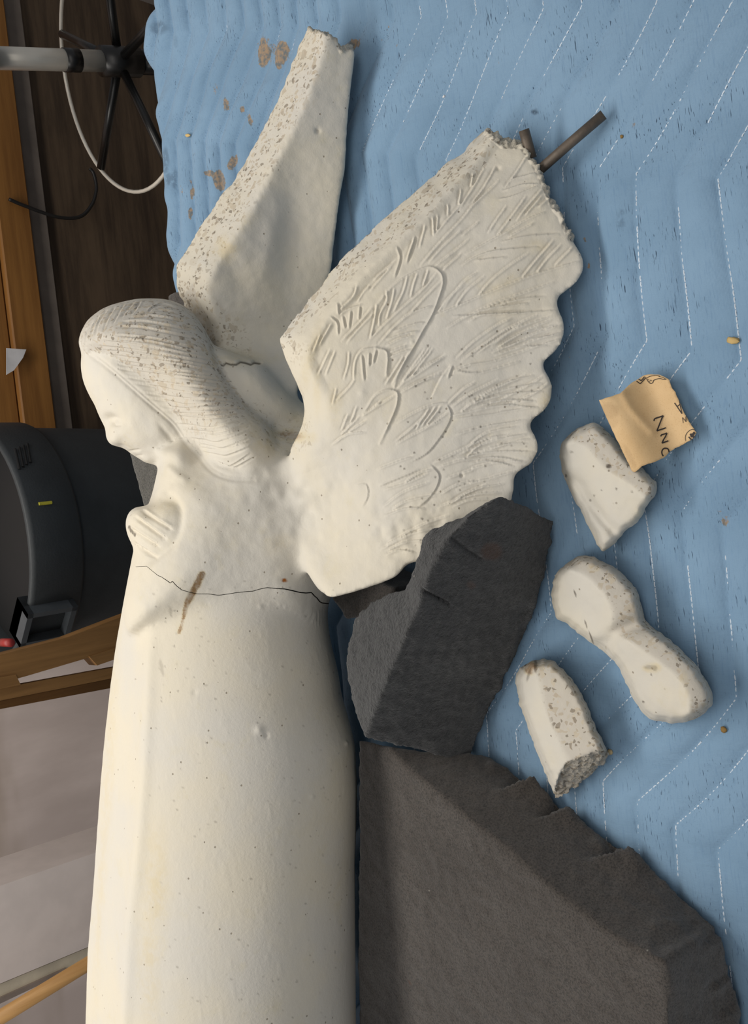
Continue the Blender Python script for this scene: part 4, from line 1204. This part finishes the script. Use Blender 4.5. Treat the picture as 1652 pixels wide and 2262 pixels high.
def cut_big(V, N, x, y):
    side = (N[:, 2] < .55)
    zz = V[:, 2]-TH-BZ
    rag = sstep(.05, .0, zz)*side
    saw = np.mod(V[:, 0]*21+.35*np.sin(V[:, 0]*31), 1.0)
    out = V.copy()
    dirn = N.copy(); dirn[:, 2] = 0
    out += dirn*(rag*(.027*(saw-.5)*sstep(1640, 1500, x)+.004*vnoise(V, 50)))[:, None]
    end = side & (V[:, 0] < Tt[8][0]+.03) & (y > 2030) & (x > 1440)
    g = np.sin(V[:, 1]*190+4*vnoise(V, 20))
    out += N*(end*.0022*g)[:, None]
    out += N*(.0010*vnoise(V, 26)*(~side))[:, None]
    return out
E2 = foam_block('foam_block', loft(Rr_), FOAM, 'large charcoal foam block with flat top lying along the robe', .0042, .0009, cut_big, spots=((905, 2170, 4, 3, 1),))

# small block wedged under the wing root
def quadblock(top, zt_, down, name, label, mat=FOAM, voxel=.004, zb=BZ, **kw):
    Tq = np.array([pz(a, b, z) for (a, b), z in zip(top, zt_)])
    Bq = Tq+np.array(down); Bq[:, 2] = TH+zb
    ring = lambda A: [A[i]+(A[(i+1) % len(A)]-A[i])*u for i in range(len(A)) for u in (0, .33, .67)]
    Rq = [ring(Tq+(Bq-Tq)*t) for t in np.linspace(0, 1, 5)]
    return foam_block(name, loft(Rq), mat, label, voxel, .0010, **kw)
E3 = quadblock([(728, 1322), (763, 1368), (858, 1356), (872, 1300), (790, 1270)], (.12, .12, .115, .10, .10), (0, -.005, 0), 'foam_block', 'small charcoal foam block wedged under the wing beside the waist')
# blocks below neck and shoulder
E4 = quadblock([(282, 998), (316, 1124), (420, 1150), (470, 1000), (380, 940)], (.17, .17, .15, .14, .16), (0, 0, 0), 'foam_block', 'grey foam block behind the neck and praying hand', foam_material('grey_foam', (92, 89, 82), (106, 102, 94), .003))
E5 = quadblock([(367, 652), (386, 700), (470, 720), (470, 640), (400, 640)], (.09, .09, .08, .08, .09), (0, 0, 0), 'foam_block', 'grey foam scrap between the hair and the smooth wing', FOAM)

# ------------------------------------------------------------------ broken pieces of stone lying on the quilt
def fragment(outline, ridge, H, white_left, name, label, expo=.62, T0=.012, face=None, extra=None, flat_left=1.0, grooves=(), chips_band=14, stain_spots=(), soot_spots=(), jag=1.2):
    O = resample(outline, 4.0)
    V2, F, bd = tri_poly(outline, 4.6, jag)
    dr_, sd_ = seg_dist(V2[:, 0], V2[:, 1], ridge)
    s_ = bd/(bd+dr_+1e-6)
    left = sd_*white_left > 0
    e = np.where(left, expo, expo*.85)
    h = np.power(np.clip(s_, 0, 1), e)
    rim = np.power(np.clip(bd/14.0, 0, 1), .5)
    z = BZ+.004+T0*rim+(H-T0)*h
    for (ln, amp, w) in grooves:
        dg, _ = seg_dist(V2[:, 0], V2[:, 1], ln); z = z+amp*np.exp(-(dg/w)**2)
    if extra is not None: z = extra(V2, z, bd)
    on = bd < 1e-3
    z = np.where(on, BZ+.006, z)
    A = pz(V2[:, 0], V2[:, 1], z)
    B_ = A.copy()
    cen = A[on].mean(0)
    zb = TH+BZ-.001
    B_[:, :2] = cen[:2]+(pz(V2[:, 0], V2[:, 1], BZ)[:, :2]-cen[:2])*.93
    B_[:, 2] = zb
    n = len(V2)
    be = boundary_edges(F)
    VV = np.vstack([A, B_]); FF = [tuple(f) for f in F]+[tuple(f[::-1]+n) for f in F]+[(b, a, a+n, b+n) for a, b in be]
    W, Q = remesh(VV, FF, .0016)
    W = smooth(W, Q, 4, .5)
    N = vnormals(W, Q)
    x, y, d = proj(W)
    dr_, sd_ = seg_dist(x, y, ridge)
    wobb = vnoise(W, 60)*8+vnoise(W, 25)*8
    right = sd_*white_left < 0
    ch = np.where(right, sstep(-2, chips_band, dr_+wobb*.5), 0)
    brk = np.zeros(len(W))
    if face is not None:
        brk = inside(x, y, face).astype(float)
        ch = np.maximum(ch*(1-brk), brk*.9)
    W = W+N*(.0004*vnoise(W, 120)+brk*(.0035*vnoise(W, 170)+.002*vnoise(W, 330)))[:, None]
    st_ = np.zeros(len(W)); so_ = np.zeros(len(W))
    for a in stain_spots: blob(st_, *a[:5], 0.0 if len(a) < 6 else a[5], x, y)
    for a in soot_spots: blob(so_, *a[:5], 0.0 if len(a) < 6 else a[5], x, y)
    at = {'chips': ch, 'stain': st_, 'soot': so_, 'rust': np.zeros(len(W)), 'broken': brk, 'grey': ch}
    e_ = empty(name, (cen[0], cen[1], W[:, 2].min()))
    mk('stone_body', W, Q, STONE, e_, True, at)
    tag(e_, label, 'stone fragment')
    return e_
f1 = [(1293, 937), (1309, 932), (1323, 937), (1345, 955), (1362, 975), (1380, 998), (1398, 1018), (1419, 1032), (1436, 1050), (1451, 1066), (1449, 1092), (1438, 1106), (1427, 1120), (1421, 1138), (1402, 1160), (1390, 1168), (1378, 1177), (1370, 1190), (1360, 1197), (1350, 1208), (1331, 1219), (1320, 1207), (1308, 1182), (1296, 1158), (1284, 1130), (1266, 1103), (1255, 1075), (1247, 1060), (1240, 1042), (1238, 1022), (1234, 1004), (1238, 990), (1241, 977), (1252, 966), (1258, 957), (1275, 945)]
r1 = [(1243, 975), (1268, 978), (1293, 987), (1309, 1013), (1329, 1034), (1364, 1054), (1394, 1073), (1432, 1108)]
fragment(f1, r1, .036, 1, 'stone_fragment', 'triangular stone fragment under the brown paper tag, hollow on its white side', .5, .020,
         grooves=(([(1252, 1050), (1276, 1066), (1300, 1108), (1330, 1145), (1356, 1174)], -.0085, 12), ([(1246, 1075), (1280, 1125), (1312, 1180)], -.004, 10)),
         soot_spots=((1344, 1030, 6, 5, .9), (1250, 1051, 3, 4, .7), (1262, 999, 4, 3, .4), (1361, 1080, 2.5, 2.5, .7), (1304, 1105, 2.5, 2.5, .6), (1312, 1095, 2, 2, .6), (1396, 1086, 3, 2, .5), (1328, 1083, 2, 2, .5)))
f2 = [(1274, 1230), (1294, 1226), (1314, 1232), (1334, 1241), (1354, 1250), (1384, 1274), (1407, 1304), (1417, 1334), (1421, 1360), (1434, 1380), (1468, 1404), (1501, 1431), (1534, 1464), (1561, 1501), (1574, 1531), (1574, 1554), (1558, 1578), (1524, 1594), (1484, 1599), (1444, 1593), (1421, 1578), (1401, 1548), (1384, 1514), (1374, 1487), (1357, 1461), (1334, 1441), (1314, 1426), (1280, 1401), (1254, 1380), (1227, 1364), (1217, 1327), (1219, 1294), (1225, 1267), (1247, 1247)]
r2 = [(1262, 1262), (1285, 1272), (1310, 1288), (1334, 1314), (1347, 1345), (1350, 1372), (1344, 1400), (1366, 1404), (1388, 1416), (1427, 1447), (1484, 1487), (1509, 1514), (1521, 1546), (1520, 1575)]
fragment(f2, r2, .050, 1, 'stone_fragment', 'peanut-shaped stone fragment with a waist, largest of the broken pieces', .55, .026,
         grooves=(([(1330, 1430), (1352, 1402), (1395, 1384), (1424, 1372)], -.011, 20), ([(1262, 1330), (1310, 1365)], -.004, 26), ([(1440, 1540), (1470, 1560)], .004, 30)),
         soot_spots=((1270, 1311, 1.6, 9, .8, -.28), (1294, 1379, 1.6, 10, .7, -.28), (1306, 1409, 1.6, 16, .8, -.33), (1421, 1550, 2.5, 2.5, .8), (1438, 1490, 2.2, 2, .7), (1436, 1474, 14, 5, .35), (1446, 1476, 6, 6, .4)),
         stain_spots=((1440, 1475, 22, 12, .5), (1310, 1256, 14, 8, .4), (1510, 1520, 12, 40, .25)))
f3 = [(1150, 1474), (1174, 1459), (1200, 1454), (1224, 1461), (1247, 1481), (1274, 1514), (1290, 1542), (1300, 1564), (1317, 1608), (1334, 1641), (1341, 1655), (1343, 1665), (1336, 1676), (1331, 1688), (1323, 1694), (1314, 1708), (1300, 1716), (1284, 1728), (1272, 1740), (1260, 1745), (1248, 1757), (1230, 1767), (1224, 1761), (1210, 1721), (1190, 1674), (1167, 1614), (1147, 1554), (1139, 1507), (1140, 1487)]
r3 = [(1172, 1470), (1182, 1490), (1194, 1541), (1210, 1591), (1234, 1648), (1250, 1688), (1246, 1700)]
face3 = [(1250, 1686), (1270, 1676), (1287, 1671), (1300, 1668), (1314, 1657), (1330, 1660), (1346, 1662), (1340, 1690), (1262, 1752), (1230, 1772), (1220, 1760), (1236, 1716)]
def drop_face(V2, z, bd):
    k = inside(V2[:, 0], V2[:, 1], face3)
    u = (V2[:, 0]-1250)*.45+(V2[:, 1]-1686)*.89
    z = z.copy(); z[k] = np.maximum(BZ+.006, z[k]*np.clip(1-u[k]/95., .15, 1))
    return z
fragment(f3, r3, .044, 1, 'stone_fragment', 'finger-shaped stone fragment with a crumbled grey broken end', .5, .028, face=face3, extra=drop_face,
         soot_spots=((1160, 1466, 3, 6, .8), (1183, 1472, 4, 14, .7), (1168, 1490, 3, 16, .5, .3), (1182, 1462, 3, 10, .5)), stain_spots=((1172, 1476, 16, 16, .8),))

# ------------------------------------------------------------------ torn brown paper tag
tg = [(1323, 884), (1348, 876), (1372, 868), (1378, 861), (1392, 848), (1408, 838), (1424, 828), (1440, 827), (1457, 828), (1468, 833), (1476, 837), (1481, 849), (1485, 859), (1491, 866), (1496, 878), (1500, 886), (1509, 909), (1522, 932), (1538, 955), (1534, 963), (1526, 972), (1518, 976), (1509, 982), (1495, 988), (1479, 997), (1472, 1006), (1463, 1013), (1440, 1022), (1419, 1029), (1411, 1036), (1400, 1044), (1395, 1040), (1389, 1026), (1371, 989), (1353, 952), (1336, 915)]
def tagz(x, y):
    u = ((x-1362)*.90+(y-964)*-.43)          # distance from the lower-left edge
    z = .052-.034*sstep(10, 125, u)
    c = seg_dist(x, y, [(1375, 868), (1392, 900), (1420, 932), (1440, 952)])[0]
    return z+.0022*np.exp(-(c/9.)**2)+.0012*np.sin(x/31.)*np.cos(y/37.)+.006*np.exp(-np.hypot(x-1323, y-884)/22)
V2, F, bd = tri_poly(tg, 5.0, .35)
A = pz(V2[:, 0], V2[:, 1], tagz(V2[:, 0], V2[:, 1]))
B_ = A-np.array([0, 0, .0006]); n = len(V2); be = boundary_edges(F)
m = NT('kraft_paper', .75, 0, .2); v = m.coord()
c = m.mix(m.ramp(m.noise(v, 20, 6), .3, .7), lin(198, 166, 122), lin(210, 180, 138))
c = m.mix(m.ramp(m.noise(v, 700, 2), .55, .7, 0, .3), c, lin(170, 132, 88))
c = m.mix(m.math('MULTIPLY', m.attr('soot'), .6), c, lin(120, 92, 62))
m.color(c); m.bump(m.noise(v, 60, 4), .0012, .4)
pe = empty('paper_tag', A.mean(0)-np.array([0, 0, .004]))
so_ = np.zeros(2*n); x2 = np.concatenate([V2[:, 0]]*2); y2 = np.concatenate([V2[:, 1]]*2)
blob(so_, 1345, 908, 22, 18, .5, .3, x2, y2); blob(so_, 1352, 930, 14, 16, .3, 0., x2, y2)
blob(so_, 1392, 1010, 6, 30, .3, -.45, x2, y2)
mk('paper', np.vstack([A, B_]), [tuple(f[::-1]) for f in F]+[tuple(f+n) for f in F]+[(a, b, b+n, a+n) for a, b in be], m.m, pe, True, {'soot': so_})
INK = plain('black_marker', (52, 46, 44), .6, 0, .2)
def ink(name, lines, w):
    VV, FF = [], []
    for ln, ww in [(l, w) if not isinstance(l[0], float) else (l[1], l[0]) for l in lines]:
        P = smooth_path(ln, 6) if len(ln) > 2 else resample(ln, 4, False)
        t = np.gradient(P, axis=0); t /= np.linalg.norm(t, axis=1)[:, None]+1e-9
        nn = np.stack([-t[:, 1], t[:, 0]], 1)*ww/2
        L, R = P+nn, P-nn
        a0 = sum(len(q) for q in VV)
        for Q2 in (L, R):
            VV.append(pz(Q2[:, 0], Q2[:, 1], tagz(Q2[:, 0], Q2[:, 1])+.0007))
        k = len(P)
        for i in range(k-1): FF.append((a0+i, a0+i+1, a0+k+i+1, a0+k+i))
    o = mk(name, np.vstack(VV), FF, INK, pe, False); return o
K = .2736
def cv(pts): return [(1200+K*a, 780+K*b) for a, b in pts]
ink('handwriting', [cv([(893, 548), (898, 532), (918, 522), (945, 514), (968, 505)]), cv([(968, 505), (955, 530), (938, 575), (917, 628)]), cv([(917, 628), (945, 618), (970, 610), (988, 602)]),
                    cv([(947, 672), (955, 660), (980, 652), (998, 646)]), cv([(998, 646), (985, 675), (970, 700), (958, 727)]), cv([(958, 727), (975, 720), (992, 714), (1010, 708)]),
                    cv([(1016, 800), (1008, 776), (990, 768), (970, 772), (958, 790), (958, 812), (968, 832)])], 2.9)
ink('printed_letters', [cv([(1058, 402), (1118, 490)]), cv([(1118, 490), (1098, 388)]), cv([(1078, 432), (1104, 412)]),
                        (1.1, cv([(1128, 566), (1122, 520)])), (1.1, cv([(1122, 520), (1152, 555)])), (1.1, cv([(1152, 555), (1145, 512)])), (1.1, cv([(1160, 545), (1152, 505)]))], 1.9)
ink('printed_emblem', [(1.2, cv([(1148, 708), (1145, 680), (1155, 650), (1178, 626), (1205, 615), (1226, 622)])),
                       (4.5, cv([(1185, 652), (1218, 682)])), (5.5, cv([(1222, 640), (1190, 676)])), (2.6, cv([(1172, 676), (1196, 702)]))], 1.9)
ink('printed_drawing', [cv([(752, 226), (782, 248)]), cv([(782, 248), (812, 214)]), cv([(812, 214), (830, 196)]), (2.0, cv([(768, 210), (790, 222)])), (2.0, cv([(790, 222), (816, 190)])),
                        (1.5, cv([(832, 205), (845, 228), (866, 246), (884, 236), (888, 222), (908, 212), (938, 206), (968, 212), (992, 212)])), (1.3, cv([(836, 200), (858, 188), (884, 184), (910, 182), (940, 186)])),
                        (1.0, cv([(856, 232), (864, 218), (876, 226)])), (1.0, cv([(930, 188), (960, 196), (985, 208)])), (1.0, cv([(842, 214), (852, 210)]))], 1.9)
tag(pe, 'torn brown paper tag marked 22 in black, lying across a stone fragment', 'tag')

# crumbs of stone and straw on the quilt
def crumb(px_, py_, r, mat, label, cat='crumb', name='stone_crumb', flat=.6, elong=1.0, rot=0.0):
    p = pz(px_, py_, 0); z = float(blanket_z(p[0], p[1]))
    mb = MB(); u = rng.normal(0, .16, (6, 8))
    rings_ = []
    for j, ph_ in enumerate(np.linspace(-1.3, 1.3, 6)):
        rings_.append([(r*elong*math.cos(ph_)*math.cos(t)*(1+u[j, i]), r*math.cos(ph_)*math.sin(t)*(1+u[j, i]), r*flat*(math.sin(ph_)+.9)) for i, t in enumerate(np.linspace(0, 2*math.pi, 9)[:-1])])
    c, s2 = math.cos(rot), math.sin(rot)
    rings_ = [[(p[0]+c*a-s2*b, p[1]+s2*a+c*b, TH+z+h) for a, b, h in rg] for rg in rings_]
    o = mb.rings(rings_).build(name, mat, None, True)
    tag(o, label, cat); return o
CRM = plain('crumb_stone', (176, 158, 122), .9); CRO = plain('crumb_ochre', (150, 118, 66), .9); STR = plain('straw', (202, 172, 112), .7)
crumb(1350, 1660, .0040, CRM, 'stone crumb at the broken end of the finger-shaped fragment')
crumb(1600, 1611, .0038, CRO, 'tan stone crumb near the bottom end of the peanut-shaped fragment')
crumb(1618, 752, .0036, STR, 'yellow chip lying on the quilt by the right edge', 'chip', 'yellow_chip', .5, 2.0, 1.2)
crumb(420, 300, .0030, STR, 'straw chip on the quilt beside the smooth wing', 'chip', 'straw_chip', .6, 3.2, -1.9)
crumb(977, 212, .0020, plain('white_lint', (225, 225, 225), .9), 'white lint speck on the quilt between the wings', 'lint', 'lint_speck')
crumb(1372, 301, .0022, CRO, 'ochre crumb on the quilt beside the steel rod', 'crumb')
